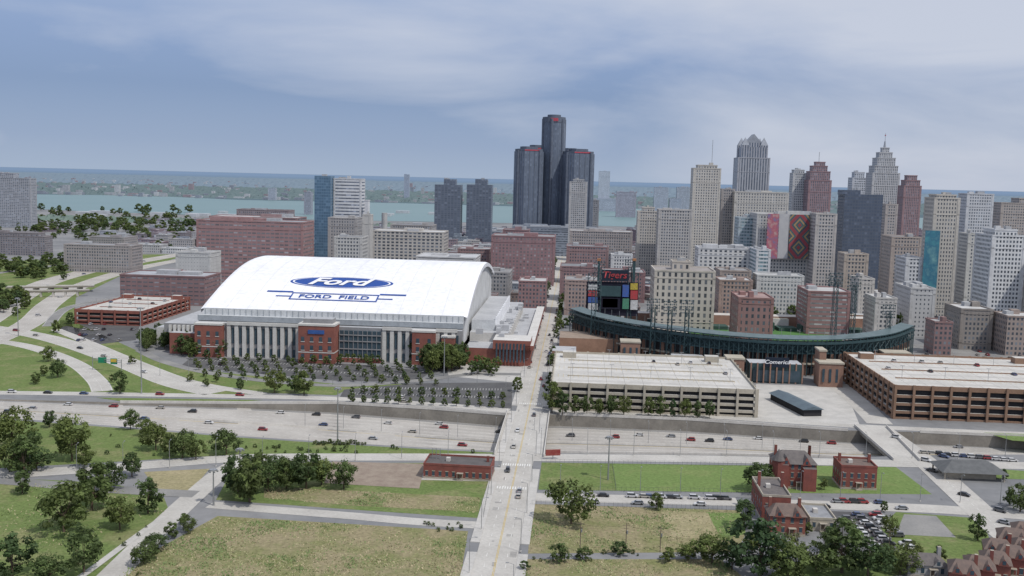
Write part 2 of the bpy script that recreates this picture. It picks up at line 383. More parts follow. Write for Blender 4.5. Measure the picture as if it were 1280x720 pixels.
ribbon("slip_road",[(60,408),(85,385),(150,372),(240,362)],9,asphL,z=.1)
ribbon("stadium_drive",[(175,438),(205,452),(260,466),(340,477),(430,482),(520,476),(590,468),(655,468)],7,asphL,z=.1,edge=False)
ribbon("side_street",[(700,444),(780,452),(860,470),(945,478)],10,asphL,edge=False)
ribbon("side_street",[(696,398),(760,402),(800,404)],10,asphL,edge=False)
ribbon("side_street",[(1045,480),(1075,505),(1100,530)],13,conc,z=.08,edge=False)
def along(t,o,z=0): 
    p=GP+UV_*t+VV*o; return Vector((p.x,p.y,z))
tN=(P(655,566)-GP).dot(UV_); tF=(P(662,518)-GP).dot(UV_)
def quad(m_,t0,t1,o0,o1,z,mt): m_.face([along(t0,o0,z),along(t0,o1,z),along(t1,o1,z),along(t1,o0,z)],mt)
tE=1500
m_=MB(); quad(m_,-80,tE,-6.6,6.6,.16,conc); m_.obj("main_street",(0,0,0))
m_=MB(); wear=mat("tar_seam",(.28,.27,.26),(.36,.35,.33),.4)
for s_1 in (-1,1): quad(m_,-80,tE,s_1*.2-.07,s_1*.2+.07,.19,yellow)
t=-60
while t<900:
    for o in (-3.3,3.3): quad(m_,t,t+3,o-.08,o+.08,.19,paint)
    t+=9
t=-70
while t<500:
    o=R.uniform(-6,4); quad(m_,t,t+R.uniform(.15,5),o,o+R.uniform(.15,2.6),.175,wear); t+=R.uniform(5,16)
for tc_ in ((P(640,580)-GP).dot(UV_)-3,(P(640,612)-GP).dot(UV_),(P(640,505)-GP).dot(UV_)):
    for k in range(-6,6): quad(m_,tc_,tc_+3.2,k+.1,k+.6,.2,paint)
m_.obj("lane_markings",(0,0,0))
for a,b in ((-80,15),(24,(P(640,579)-GP).dot(UV_)-8),((P(640,566)-GP).dot(UV_)-1,(P(660,514)-GP).dot(UV_)-4),((P(660,508)-GP).dot(UV_),tE)):
    for s_1 in (-1,1):
        m_=MB(); o0,o1=sorted((s_1*6.6,s_1*9.8))
        m_.prism([along(a,o0)[:2],along(a,o1)[:2],along(b,o1)[:2],along(b,o0)[:2]],0,.3,side_); m_.obj("sidewalk")
a0=tN-6;a1=tF+6
d_=MB(); d_.prism([along(a0,-11)[:2],along(a0,11)[:2],along(a1,11)[:2],along(a1,-11)[:2]],-1.5,.1,wallc,conc,True)
for o in (-10.8,10.8):
    d_.prism([along(a0,o-.2)[:2],along(a0,o+.2)[:2],along(a1,o+.2)[:2],along(a1,o-.2)[:2]],.1,1.3,conw)
for o in range(-9,10,3): p=along((a0+a1)/2,o); d_.cyl(p.x,p.y,.5,-6.1,-1.4,conw,n=8)
d_.obj("road_bridge")
pp=[P(1108,534),P(1068,533),P(1117,576),P(1150,577)]
d_=MB(); d_.prism([p[:2] for p in [pp[1],pp[2],pp[3],pp[0]]],-1.5,.1,wallc,conc,True)
for a,b in ((pp[0],pp[3]),(pp[2],pp[1])):
    d=(b-a).normalized(); n=Vector((-d.y,d.x,0))*.2
    d_.prism([(a-n)[:2],(b-n)[:2],(b+n)[:2],(a+n)[:2]],.1,1.3,conw)
d_.obj("road_bridge")
for x0,y0,x1,y1,w in ((8,366,118,364,12),(20,372,112,370,3)):
    a=P(x0,y0);b=P(x1,y1);d=(b-a).normalized();n=Vector((-d.y,d.x,0))*w/2; d_=MB()
    d_.prism([(a-n)[:2],(b-n)[:2],(b+n)[:2],(a+n)[:2]],4.6,6.0,wallc,conc,True)
    d_.prism([(a-n)[:2],(b-n)[:2],(b-n*.94)[:2],(a-n*.94)[:2]],6,7,conw)
    for k in range(1,6):
        q=a.lerp(b,k/6); d_.box((q.x,q.y),1.2,w*.8,0,4.6,conw)
    d_.obj("road_bridge")
# ------------------------------------------------------------ building generator
foot=[]
def fit(x0,x1,D,d,rot,z):
    X=((x0+x1)/2-640)/F*D; w=max(3,(x1-x0)/F*D); t=MB()
    for _ in range(10):
        xs=[proj(Vector((a,b,z)))[0] for a,b in t.rect((X,D+d/2),w,d,rot)]
        mn,mx=min(xs),max(xs); w=max(4,w+((x1-x0)-(mx-mn))*D/F*.8); X+=((x0+x1)/2-(mx+mn)/2)*D/F
    return X,w
roofs=[(.38,.37,.36),(.50,.49,.47),(.22,.215,.21),(.60,.59,.57),(.30,.285,.27)]
def bld(name,x0,x1,D,yt,d=25,wall=(.42,.37,.29),glass=(.06,.07,.08),fh=3.6,bw=3.0,wf=.5,hf=.55,roof=None,rot=None,tiers=(),units=2,trim=True,reg=True,vr=1.0):
    rot=G if rot is None else rot; wall=desat(wall)
    X0_=(((x0+x1)/2)-640)/F*D; z=ztop(X0_,D,yt)
    X,w=fit(x0,x1,D,d,rot,z*.6); z=ztop(X,D,yt)
    if reg: foot.append((X,D+d/2,max(w,d)/2))
    m_=MB(); m_.bw=bw
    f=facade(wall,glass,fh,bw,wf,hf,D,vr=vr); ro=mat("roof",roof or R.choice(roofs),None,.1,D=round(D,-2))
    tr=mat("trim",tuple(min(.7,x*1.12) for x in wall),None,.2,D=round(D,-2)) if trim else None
    m_.rbox((X,D+d/2),w,d,0,z,f,ro,rot,tr)
    cr,sr=math.cos(rot),math.sin(rot)
    if trim and z>30 and w>8:
        for zz in (min(12,z*.15),z*.86): m_.box((X,D+d/2),w+.5,d+.5,zz,zz+.9,tr,rot=rot)
        for su in (-1,1):
            for sv in (-1,1):
                u,v=su*(w/2-.9),sv*(d/2-.9); m_.box((X+u*cr-v*sr,D+d/2+u*sr+v*cr),2.3,2.3,0,z-1.4,tr,rot=rot)
    zt=z; ww,dd=w,d
    for (a,b,y) in tiers:
        w2=(b-a)/(x1-x0)*w; d2=min(dd*.9,max(w2,d*(b-a)/(x1-x0))); xo=((a+b)/2-(x0+x1)/2)*D/F
        z2=ztop(X,D,y); m_.rbox((X+xo,D+d/2),w2,d2,zt-1,z2,f,ro,rot,tr); zt=z2; ww,dd=w2,d2
    un=mat("roof_unit",(.45,.45,.45),None,.3,D=round(D,-2))
    for k in range(units):
        uw=R.uniform(.12,.3)*ww; ud=R.uniform(.12,.3)*dd; ux=R.uniform(-.3,.3)*ww; uy=R.uniform(-.3,.3)*dd
        m_.box((X+ux*cr-uy*sr,D+d/2+ux*sr+uy*cr),uw,ud,zt-.95,zt+R.uniform(1.2,3.2),un if k%2 else (tr or un),rot=rot)
    return m_,(X,D,z,w,rot,zt)
def B(name,*a,**k):
    m_,i=bld(name,*a,**k); return m_.obj(name),i
beige=(.50,.44,.35); tan=(.40,.33,.25); brick=(.25,.105,.08); brown=(.22,.14,.105); gry=(.38,.38,.38); wht=(.64,.63,.60); glassd=(.05,.065,.09)
B("apartment_tower",-30,46,1950,222,d=22,wall=(.36,.34,.32),fh=3,bw=4,wf=.7,hf=.5,tiers=[(0,22,216)])
B("apartment_block",-40,66,1350,294,d=20,wall=(.22,.16,.13),fh=3,bw=3.5,tiers=[(-5,55,290)])
B("school_building",80,178,1150,306,d=30,wall=(.33,.27,.23),roof=(.3,.29,.28))
B("warehouse",112,172,1300,296,d=40,wall=(.3,.25,.22))
B("hospital_building",246,392,1080,276,d=45,wall=(.32,.13,.10),glass=(.2,.18,.18),fh=4,bw=5,wf=.8,hf=.4,roof=(.3,.3,.3),units=5)
B("hospital_wing",262,383,1160,271,d=40,wall=(.28,.13,.10),glass=(.2,.18,.18),fh=4,bw=5,wf=.8,hf=.4,units=4)
B("brick_building",296,368,1500,262,d=30,wall=(.24,.14,.11))
B("concrete_building",220,276,1010,315,d=30,wall=(.5,.49,.46),wf=.15,hf=.2)
B("brick_building",150,276,885,344,d=40,wall=(.23,.10,.08),glass=(.12,.12,.13),bw=5,wf=.75,hf=.3,roof=(.42,.43,.45),units=4)
B("hotel_tower",393,418,1230,220,d=20,wall=(.05,.16,.27),glass=(.04,.12,.2),wf=.9,hf=.8,fh=3.5,units=1,trim=False,vr=.4)
B("hotel_tower_wing",417,456,1240,223,d=22,wall=(.66,.66,.66),glass=(.16,.18,.22),wf=1,hf=.42,fh=4,units=2)
B("white_building",456,462,1235,250,d=10,wall=(.7,.7,.7),wf=.1,hf=.1,units=0)
B("office_building",410,453,1120,272,d=30,wall=(.33,.30,.27),wf=.4)
B("office_building",418,460,1000,296,d=30,wall=(.46,.44,.40))
B("stair_tower",453,466,1080,268,d=14,wall=(.46,.43,.38),wf=.1,hf=.1)
B("court_building",466,560,1120,289,d=40,wall=(.47,.42,.35),bw=5,wf=.6)
cs_=mat("silo_concrete",(.5,.49,.47),None,.1,D=1000)
for px,py,yt,r in ((480,332,266,3.8),(461,333,268,3.2)):
    m_=MB(); p=P(px,py); m_.cyl(p.x,p.y,r,0,ztop(p.x,p.y,yt),cs_,n=20); m_.obj("concrete_silo")
for a,b in ((543,578),(583,616)):
    B("dark_glass_tower",a,b,1900,231,d=34,wall=(.03,.035,.045),glass=(.04,.05,.07),fh=4,bw=6,wf=.7,hf=.7,tiers=[((a+b)/2-6,(a+b)/2+10,224)],trim=False,vr=.5)
rg=facade((.05,.06,.08),(.055,.07,.10),4,4.0,.6,1,1650,rough=.2,vr=.3)
rb=mat("tower_parapet",(.05,.055,.07),None,.2,D=1650); redl=mat("red_sign_band",(.55,.04,.06),None,.3,D=900)
def octo(x0,x1,D,yt):
    X=((x0+x1)/2-640)/F*D; z=ztop(X,D,yt); w=(x1-x0)/F*D
    mx=proj(Vector((X,D,z*.7)))[0]; X+=((x0+x1)/2-mx)*D/F
    m_=MB(); m_.bw=4; c=w*.2; h=w/2
    pts=[(-h+c,-h),(h-c,-h),(h,-h+c),(h,h-c),(h-c,h),(-h+c,h),(-h,h-c),(-h,-h+c)]
    pts=[(X+a*math.cos(.25)-b*math.sin(.25),D+h+a*math.sin(.25)+b*math.cos(.25)) for a,b in pts]
    m_.prism(pts,0,z-4,rg,rb); q=[(X+(a-X)*.94,D+h+(b-D-h)*.94) for a,b in pts]; m_.prism(q,z-4,z,rb,rb)
    n=[(X+(a-X)*.6,D+h+(b-D-h)*.6) for a,b in pts]; m_.prism(n,z,z+4,rb,rb)
    q2=[(X+(a-X)*.965,D+h+(b-D-h)*.965) for a,b in pts[:3]]
    m_.wall(q2[0],q2[1],z-3,z-1.2,redl)
    for k in (1,3,7):
        a=pts[k]; m_.cyl(a[0],a[1],2.2,0,z-2,rb,n=10)
    for k in range(8):
        for s in (.33,.66):
            a,b=pts[k],pts[(k+1)%8]; x=a[0]+(b[0]-a[0])*s; y=a[1]+(b[1]-a[1])*s; m_.box((x,y),.9,.9,0,z-4,rb,rot=.25)
    foot.append((X,D+h,h)); return m_.obj("octagonal_glass_tower")
octo(644,677,1640,186);octo(705,741,1640,189);octo(657,684,1740,184);octo(700,724,1760,188)
D=1665; X=(692-640)/F*D; z=ztop(X,D,146); mx=proj(Vector((X,D,z*.7)))[0]; X+=(692-mx)*D/F
m_=MB(); r=15.5*D/F*.9; m_.cyl(X,D+r,r,0,z-9,rg,rb,n=40); m_.cyl(X,D+r,r*1.03,z-9,z,rb,rb,n=40); m_.cyl(X,D+r,r*.6,z,z+4,rb,rb,n=24)
for k in range(6):
    a=k*math.pi/3+.3; m_.cyl(X+math.cos(a)*r,D+r+math.sin(a)*r,2.6,0,z-3,rb,rb,n=10)
m_.wall((X-6,D-.9),(X+6,D-.9),z-7,z-2,redl); m_.obj("cylindrical_glass_tower")
foot.append((X,D+20,25))
B("podium_building",640,745,1560,284,d=60,wall=(.22,.24,.27),units=5,wf=1,hf=.4)
B("apartment_tower",711,733,1480,227,d=20,wall=(.44,.41,.37),fh=3,bw=3,wf=.6,tiers=[(715,729,224)])
B("apartment_tower",735,748,1700,250,d=18,wall=(.3,.28,.27))
B("hotel_tower",748,762,3900,214,d=30,wall=(.7,.71,.72),wf=.5,hf=.4,units=1)
B("hotel_podium",740,770,3890,248,d=40,wall=(.5,.5,.5))
B("distant_office",335,346,4300,235,d=20,wall=(.5,.48,.44)); B("distant_office",380,391,2900,240,d=20,wall=(.28,.24,.24)); B("distant_office",505,512,5000,218,d=20,wall=(.4,.4,.42))
for a,b,y,c in ((770,795,240,(.35,.24,.22)),(817,835,234,(.45,.45,.47)),(836,852,248,(.4,.4,.42)),(660,668,250,gry),(845,862,234,(.42,.40,.38))): B("distant_office",a,b,3300,y,d=25,wall=c)
B("brick_warehouse",614,694,1120,295,d=50,wall=(.27,.10,.08),glass=(.2,.16,.15),bw=4,wf=.5,units=5)
B("brick_warehouse",628,662,1180,287,d=30,wall=(.25,.10,.08))
B("brick_warehouse",572,615,1180,311,d=40,wall=(.30,.14,.11)); B("office_building",520,560,1250,290,d=30,wall=(.42,.36,.3))
B("brick_building",600,640,930,340,d=40,wall=(.28,.26,.24)); B("brick_building",648,684,900,351,d=35,wall=(.28,.12,.10))
B("parking_structure",520,600,1010,321,d=50,wall=(.5,.49,.47),wf=1,hf=.5,glass=(.1,.1,.1),roof=(.55,.55,.55))
B("warehouse",488,545,1320,281,d=40,wall=(.34,.30,.26))
B("brick_building",708,760,1150,308,d=40,wall=(.28,.13,.10)); B("brick_building",712,790,1300,289,d=40,wall=(.36,.29,.24),units=4)
B("brick_building",700,750,980,333,d=40,wall=(.25,.11,.09)); B("brick_building",706,748,880,350,d=40,wall=(.34,.22,.17))
B("brick_building",752,806,985,340,d=40,wall=(.25,.10,.08)); B("white_building",763,790,1120,318,d=20,wall=(.6,.58,.55))
# --- downtown right
B("stone_tower",795,823,1250,264,d=24,wall=(.52,.46,.37),tiers=[(801,817,259)],wf=.45)
B("office_block",820,864,1200,262,d=30,wall=(.44,.40,.35),wf=.5)
B("stone_tower",862,899,1330,210,d=28,wall=(.55,.49,.39),bw=3.4,wf=.42,tiers=[(868,894,206)],units=1)
m_=MB(); xx=(884-640)/F*1345; m_.bar((xx,1345,150),(xx,1345,ztop(xx,1345,175)),.35,steel); m_.bar((xx,1345,100),(xx,1345,150),1.2,steel,4,.4); m_.obj("radio_mast")
B("office_block",897,917,1350,236,d=26,wall=(.36,.31,.27)); B("office_block",912,984,1330,240,d=34,wall=(.53,.48,.39),bw=3.5,wf=.4,units=4)
m_,i=bld("gabled_tower",915,960,1520,197,d=44,wall=(.40,.39,.40),bw=4,wf=.5,hf=1,units=0,vr=.4)
X,D,z,w,rot,zt=i; gm=mat("gable_stone",(.36,.37,.39),None,.2,D=1500); gf=facade((.40,.39,.40),glassd,3.6,4,.5,1,1500,vr=.4)
m_.rbox((X,D+22),w*.82,36,z-1,ztop(X,D,184),gf,gm,rot)
zb=ztop(X,D,184); ztt=ztop(X,D,173)
for sx_ in (-1,1):
    for sy in (-1,1):
        cx=X+sx_*w*.3; cy=D+22+sy*13
        m_.box((cx,cy),w*.24,10,z-1,zb+3,gf,gm,rot); r_=m_.rect((cx,cy),w*.24,10,rot)
        for k in range(4): m_.face([(*r_[k],zb+3),(*r_[(k+1)%4],zb+3),(cx,cy,ztt+2)],gm)
r_=m_.rect((X,D+22),w*.5,24,rot); m_.prism(r_,zb,zb+7,gf,gm)
a,b,c,d=[Vector((*q,zb+7)) for q in r_]; e1=(a+b)/2+Vector((0,0,ztt-zb));e2=(c+d)/2+Vector((0,0,ztt-zb))
m_.face([a,b,e1],gm);m_.face([c,d,e2],gm);m_.face([b,c,e2,e1],gm);m_.face([d,a,e1,e2],gm)
m_.obj("gabled_tower")
B("white_tower",985,1006,1480,216,d=24,wall=(.55,.54,.51),tiers=[(987,1003,212)])
m_,i=bld("art_deco_brick_tower",1003,1037,1450,225,d=30,wall=(.31,.13,.105),bw=2.6,wf=.45,hf=.8,tiers=[(1005,1035,214),(1009,1031,207),(1014,1028,202)],units=0)
X,D,z,w,rot,zt=i; m_.bar((X,D+15,zt),(X,D+15,zt+14),.4,steel); m_.obj("art_deco_brick_tower")
B("office_tower",1058,1082,1600,222,d=26,wall=(.55,.56,.58),tiers=[(1062,1078,215)],wf=.6)
m_,i=bld("spired_skyscraper",1080,1122,1480,216,d=34,wall=(.50,.48,.45),bw=2.6,wf=.42,hf=.75,tiers=[(1083,1119,207),(1087,1115,197),(1091,1111,190),(1096,1107,184)],units=0)
X,D,z,w,rot,zt=i; m_.cyl(X,D+17,2.2,zt-1,ztop(X,D,176),gm,n=8,r2=.9); m_.bar((X,D+17,ztop(X,D,177)),(X,D+17,ztop(X,D,166)),.35,steel)
m_.cyl(X,D+17,1.1,ztop(X,D,169),ztop(X,D,168),redl,n=8); m_.obj("spired_skyscraper")
B("stepped_brick_skyscraper",1120,1149,1400,232,d=26,wall=(.31,.13,.10),bw=2.4,wf=.4,hf=.8,tiers=[(1123,1147,225),(1127,1143,219)],units=0)
B("dark_office_tower",1045,1101,1150,243,d=30,wall=(.03,.04,.06),glass=(.04,.055,.09),bw=3,wf=.8,hf=.7,tiers=[(1045,1072,238)],trim=False,vr=.4)
B("office_block",1098,1120,1250,255,d=24,wall=(.42,.35,.29))
B("mural_building",936,1043,1080,268,d=45,wall=(.48,.46,.42),bw=3.2,wf=.5,units=5)
def mural(x0,x1,y0,y1,D,cols_,sc_,rot45=False):
    mt,N_,LK_,b_=newmat("mural_paint"); uv=N_.new("ShaderNodeUVMap").outputs[0]
    mp_=N_.new("ShaderNodeMapping"); mp_.inputs["Rotation"].default_value=(0,0,.785 if rot45 else .2); LK_.new(uv,mp_.inputs[0])
    r=ramp(N_,[(i_/(len(cols_)),c) for i_,c in enumerate(cols_)]); r.color_ramp.interpolation='CONSTANT' if rot45 else 'LINEAR'
    if rot45: # concentric diamonds, 2 across the wall
        sx_=N_.new("ShaderNodeSeparateXYZ"); LK_.new(uv,sx_.inputs[0])
        du=vm(N_,LK_,'ABSOLUTE',vm(N_,LK_,'SUBTRACT',vm(N_,LK_,'FRACT',vm(N_,LK_,'DIVIDE',sx_.outputs[0],20.7)),.5))
        dv=vm(N_,LK_,'ABSOLUTE',vm(N_,LK_,'SUBTRACT',vm(N_,LK_,'FRACT',vm(N_,LK_,'DIVIDE',sx_.outputs[1],24)),.5))
        LK_.new(vm(N_,LK_,'FRACT',vm(N_,LK_,'MULTIPLY',vm(N_,LK_,'ADD',du,dv),1.9)),r.inputs[0])
    else: LK_.new(noise(N_,LK_,mp_.outputs[0],sc_,4,.6),r.inputs[0])
    LK_.new(r.outputs[0],b_.inputs["Base Color"]); b_.inputs["Roughness"].default_value=.8
    m2=MB(); a=Vector(((x0-640)/F*D,D,0)); mx=proj(Vector((a.x,D,40)))[0]; a.x+=(x0-mx)*D/F
    b=a+((x1-x0)*D/F)*VV
    za=ztop(a.x,D,y0); zb=ztop(a.x,D,y1); m2.prism([a[:2],b[:2],(b+UV_*.25)[:2],(a+UV_*.25)[:2]],zb,za,mt); return m2.obj("wall_mural")
mural(957,971,267,323,1075.5,[(.1,.1,.25),(.1,.1,.25),(.12,.2,.35),(.42,.12,.16),(.5,.42,.38),(.1,.25,.3)],.10)
mural(971.5,984,267,323,1075.0,[(.5,.5,.5),(.42,.42,.44),(.5,.5,.5)],.1)
mural(985,1009,268,323,1073.5,[(.30,.06,.07),(.06,.12,.14),(.34,.24,.12),(.06,.10,.13),(.28,.06,.08)],.12,rot45=True)
B("office_block",1010,1044,1050,267,d=30,wall=(.46,.41,.36),wf=.5)
B("office_block",917,957,1110,272,d=30,wall=(.36,.43,.45),glass=(.12,.2,.22),wf=.8)
B("mural_tower",1152,1196,900,247,d=26,wall=(.50,.45,.37),bw=2.6,wf=.42,hf=.55,tiers=[(1157,1191,243)],units=2,roof=(.3,.29,.27))
mural(1153,1171,288,362,897.0,[(.05,.22,.27),(.05,.22,.27),(.08,.30,.34),(.04,.16,.24),(.2,.40,.40),(.3,.42,.42)],.05)
B("office_tower",1195,1239,1200,242,d=28,wall=(.54,.54,.54),glass=(.12,.14,.16),bw=2.8,wf=.55)
B("office_tower",1238,1330,1300,254,d=28,wall=(.40,.32,.24),glass=(.08,.08,.08),tiers=[(1262,1330,248)])
B("terracotta_office_building",1216,1279,830,294,d=36,wall=(.64,.64,.63),bw=2.8,wf=.55,hf=.55,units=2,tiers=[(1226,1268,287)])
B("office_block",1279,1360,800,330,d=30,wall=(.5,.47,.42)); 
B("office_block",1100,1150,990,296,d=34,wall=(.40,.31,.24)); B("office_block",1196,1222,1000,292,d=26,wall=(.50,.48,.42)); B("white_building",1118,1152,900,322,d=30,wall=(.6,.6,.6))
B("office_block",1046,1084,930,317,d=24,wall=(.42,.33,.24)); B("stone_building",1180,1240,742,386,d=34,wall=(.25,.21,.17)); B("theatre",1118,1168,800,360,d=40,wall=(.46,.45,.43),wf=.3,hf=.4,roof=(.55,.55,.55),units=5)
B("glass_office",936,962,960,312,d=40,wall=(.6,.62,.62),glass=(.15,.25,.28),wf=.9); B("office_block",893,938,900,338,d=34,wall=(.34,.26,.20)); B("white_building",868,940,1000,310,d=30,wall=(.62,.60,.56),bw=5,units=6)
B("glass_office",940,1004,890,344,d=24,wall=(.5,.5,.47),glass=(.14,.17,.18)); B("stone_building",1062,1092,880,348,d=30,wall=(.5,.46,.4))
B("parking_structure",996,1062,800,364,d=40,wall=(.28,.12,.10),glass=(.25,.25,.25),wf=1,hf=.35,fh=3.4,roof=(.5,.49,.47))
B("brick_building",1080,1120,770,372,d=30,wall=(.45,.42,.38),roof=(.6,.6,.58)); B("restaurant_building",1156,1190,715,402,d=20,wall=(.24,.12,.1)); B("brick_building",1240,1300,720,395,d=26,wall=(.30,.22,.17))
B("club_building",813,893,800,338,d=42,wall=(.48,.42,.34),glass=(.07,.07,.07),fh=5.4,bw=4.6,wf=.42,hf=.62,roof=(.34,.30,.27),units=5,tiers=[(838,862,328)])
B("brick_apartment_block",893,940,860,350,d=30,wall=(.32,.20,.14)) 
B("brick_building",913,966,735,372,d=38,wall=(.28,.12,.095),fh=5,bw=4.5,wf=.4,roof=(.40,.27,.24),units=3)
# ------------------------------------------------------------ fill city
fillc=[beige,tan,brick,brown,gry,wht,(.30,.17,.14),(.50,.47,.42),(.26,.13,.11),(.42,.37,.32),(.16,.18,.21),(.28,.11,.085),(.22,.26,.28)]
sc0=P(412,447)
def ford(p):
    q=p-sc0; a=q.dot(VV); b=q.dot(UV_); return -150<a<145 and -60<b<235
def blocked(x,y,r):
    p=Vector((x,y,0)); px,py=proj(p)
    if ford(p): return True
    o=(p-GP).dot(VV)
    if abs(o)<11+r: return True
    if px>690 and px<1145 and py>392: return True
    if py>420: return True
    if px<250 and not(px>180 and py<318): return True if R.random()<.93 or py>318 else False
    for a,b,c in foot:
        if (a-x)**2+(b-y)**2<(c+r*.8)**2: return True
    return False
lots=[]
D=770
while D<2350:
    X=-D*.55
    while X<D*.56:
        w=R.uniform(16,50); d=R.uniform(16,38); x=X+w/2; X+=w+R.uniform(2,24)
        y=D+R.uniform(-8,8)
        if blocked(x,y,max(w,d)/2): continue
        px,py=proj(Vector((x,y,0)))
        if px<-60 or px>1340: continue
        if R.random()<(.42 if py>330 else .2): lots.append((x,y,w,d)); continue
        h=R.choice([5,6,8,8,10,12,14,16]) if px<760 else R.choice([6,8,10,13,16,22,32])
        if py>338: h=R.choice([5,6,8,10])
        lim=290 if px<760 else 272
        h=min(h,max(4,ztop(x,y,lim)))
        wl=R.choice(fillc)
        if h<12 and R.random()<.3: wl=R.choice([brick,brown])
        wl=desat(wl,.2,1.05)
        m_=MB(); m_.bw=3.2; Dq=round(y/300)*300
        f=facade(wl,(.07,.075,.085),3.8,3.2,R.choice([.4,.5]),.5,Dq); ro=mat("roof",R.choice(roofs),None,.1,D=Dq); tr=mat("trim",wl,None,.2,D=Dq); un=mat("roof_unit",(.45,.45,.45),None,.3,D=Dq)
        rot=G if px<760 else G+R.choice([0,0,.5])
        m_.rbox((x,y),w,d,0,h,f,ro,rot,tr)
        if R.random()<.45: m_.rbox((x+w*R.choice((-.2,.2)),y),w*.5,d*.8,h-1,h+R.uniform(3,5),f,ro,rot,tr)
        for k in range(R.randint(2,6)): m_.box((x+R.uniform(-.38,.38)*w,y+R.uniform(-.35,.35)*d),R.uniform(1.5,5),R.uniform(1.5,4),h-.95,h+R.uniform(.6,2.4),un,rot=rot)
        if R.random()<.15: m_.cyl(x,y,1.6,h+2,h+6,un,n=10); [m_.bar((x+a,y+b,h-1),(x+a,y+b,h+2),.15,un) for a in (-1,1) for b in (-1,1)]
        m_.obj(R.choice(["commercial_building","loft_building","shop_building"]) if h<20 else "office_block"); foot.append((x,y,max(w,d)*.4))
    D+=R.uniform(42,58)
for (x,y,w,d) in lots:
    m_=MB(); m_.face([(*q,.05+R.uniform(0,.03)) for q in m_.rect((x,y),w+4,d+8,G)],R.choice((asph,asphL,asphL,cityg))); m_.obj("parking_lot",(0,0,0))
# ------------------------------------------------------------ domed stadium
ST=empty("domed_stadium"); 
def LS(a,b,z=0): p=sc0+VV*a+UV_*b; return Vector((p.x,p.y,z))
aL=-84;aR=88; BD=205
def rz(b): return 30+25*math.sin(math.pi*min(max(b,0),BD)/240.0)
m_=MB(); nB=30
rib=mat("roof_seam",(.70,.71,.75),None,.2); ewp=mat("end_wall_panel",(.58,.59,.6),None,.1)
for j in range(nB):
    b0=BD*j/nB;b1=BD*(j+1)/nB
    m_.face([LS(aL,b0,rz(b0)),LS(aR,b0,rz(b0)),LS(aR,b1,rz(b1)),LS(aL,b1,rz(b1))],white)
    for a,s_1 in ((aL,-1),(aR,1)):
        m_.face([LS(a,b0,12),LS(a,b1,12),LS(a,b1,rz(b1)-.0),LS(a,b0,rz(b0))],ewp)
        o=a+s_1*2.2
        m_.face([LS(a,b0,rz(b0)+.02),LS(o,b0,rz(b0)-.6),LS(o,b1,rz(b1)-.6),LS(a,b1,rz(b1)+.02)],white)
        m_.face([LS(o,b0,rz(b0)-.6),LS(o,b0,rz(b0)-3.5),LS(o,b1,rz(b1)-3.5),LS(o,b1,rz(b1)-.6)],rib)
for k in range(1,12):
    a=aL+(aR-aL)*k/12
    for j in range(nB):
        b0=BD*j/nB;b1=BD*(j+1)/nB
        m_.face([LS(a-.12,b0,rz(b0)+.05),LS(a+.12,b0,rz(b0)+.05),LS(a+.12,b1,rz(b1)+.05),LS(a-.12,b1,rz(b1)+.05)],rib)
m_.face([LS(aL,BD,0),LS(aR,BD,0),LS(aR,BD,rz(BD)),LS(aL,BD,rz(BD))],conw)
m_.obj("roof",parent=ST)
m_=MB()
fas=mat("fascia_panel",(.60,.62,.64),(.5,.52,.54),.1); fas2=mat("fascia_louvre",(.36,.39,.42),None,.2)
def lb(m_,a0,a1,b0,b1,z0,z1,mt,top=None,bot=False):
    m_.prism([LS(a0,b0)[:2],LS(a1,b0)[:2],LS(a1,b1)[:2],LS(a0,b1)[:2]],z0,z1,mt,top,bot)
lb(m_,aL,aR,-.5,0,26,30.4,fas,fas); lb(m_,aL-3,aR,-3.5,-.5,22.5,26,fas2,fas)
for k in range(44): a=aL+k*3.9+1; lb(m_,a,a+.3,-.75,-.5,26,30,fas2)
m_.obj("fascia",parent=ST)
m_=MB(); gl=mat("window_glass",(.04,.07,.09),(.07,.10,.13),.3,.15); pan=mat("white_precast",(.60,.59,.57),(.52,.51,.49),.1); gp=mat("grey_precast",(.30,.30,.31),None,.2)
rooflow=mat("low_roof",(.46,.47,.49),(.37,.38,.40),.06)
lb(m_,aL-3,aR,-9,0,0,22,gp,rooflow)
def pxa(x): return (x-412)/1.905
def bandc(x0,x1):
    x=x0
    while x<x1-1:
        a=pxa(x); lb(m_,a,a+2.4,-10.2,-9,0,21,pan)
        lb(m_,a+2.9,a+4.4,-9.4,-9,9,19,gl); lb(m_,a+2.9,a+4.4,-9.3,-9,1,6,gl); x+=9.6
    lb(m_,pxa(x0),pxa(x1),-10.6,-9,21,23,pan)
def tower(x0,x1,z,b=-14):
    a0,a1=pxa(x0),pxa(x1); lb(m_,a0,a1,b,-8,0,z,red,rooflow); lb(m_,a0-.3,a1+.3,b-.3,-7.8,z,z+1.2,pan); lb(m_,a0-.15,a1+.15,b-.15,-8,6.8,7.4,pan)
    n=max(1,int((a1-a0)/5))
    for k in range(n):
        c=a0+(k+.5)*(a1-a0)/n
        for z0 in (3,8.5,14):
            if z0+3<z-1: lb(m_,c-1,c+1,b-.15,b,z0,z0+3,gl); lb(m_,c-1.3,c+1.3,b-.25,b,z0-.4,z0,pan)
bandc(288,382); bandc(482,518); bandc(548,574)
tower(250,284,21); tower(384,428,24,-22); tower(520,548,21); tower(556,572,18)
lb(m_,pxa(388),pxa(424),-18,-9,24,28,gp,rooflow)
lb(m_,pxa(429),pxa(481),-11,-9,3,20,gl)
for k in range(10): a=pxa(429)+k*3.03; lb(m_,a,a+.35,-11.4,-11,3,20,gp)
for z in (8,13,17): lb(m_,pxa(429),pxa(481),-11.5,-11.02,z,z+.6,gp)
lb(m_,pxa(429),pxa(481),-14,-11,0,3,red,rooflow)
bsg=mat("blue_sign",(.05,.12,.35),None,.3)
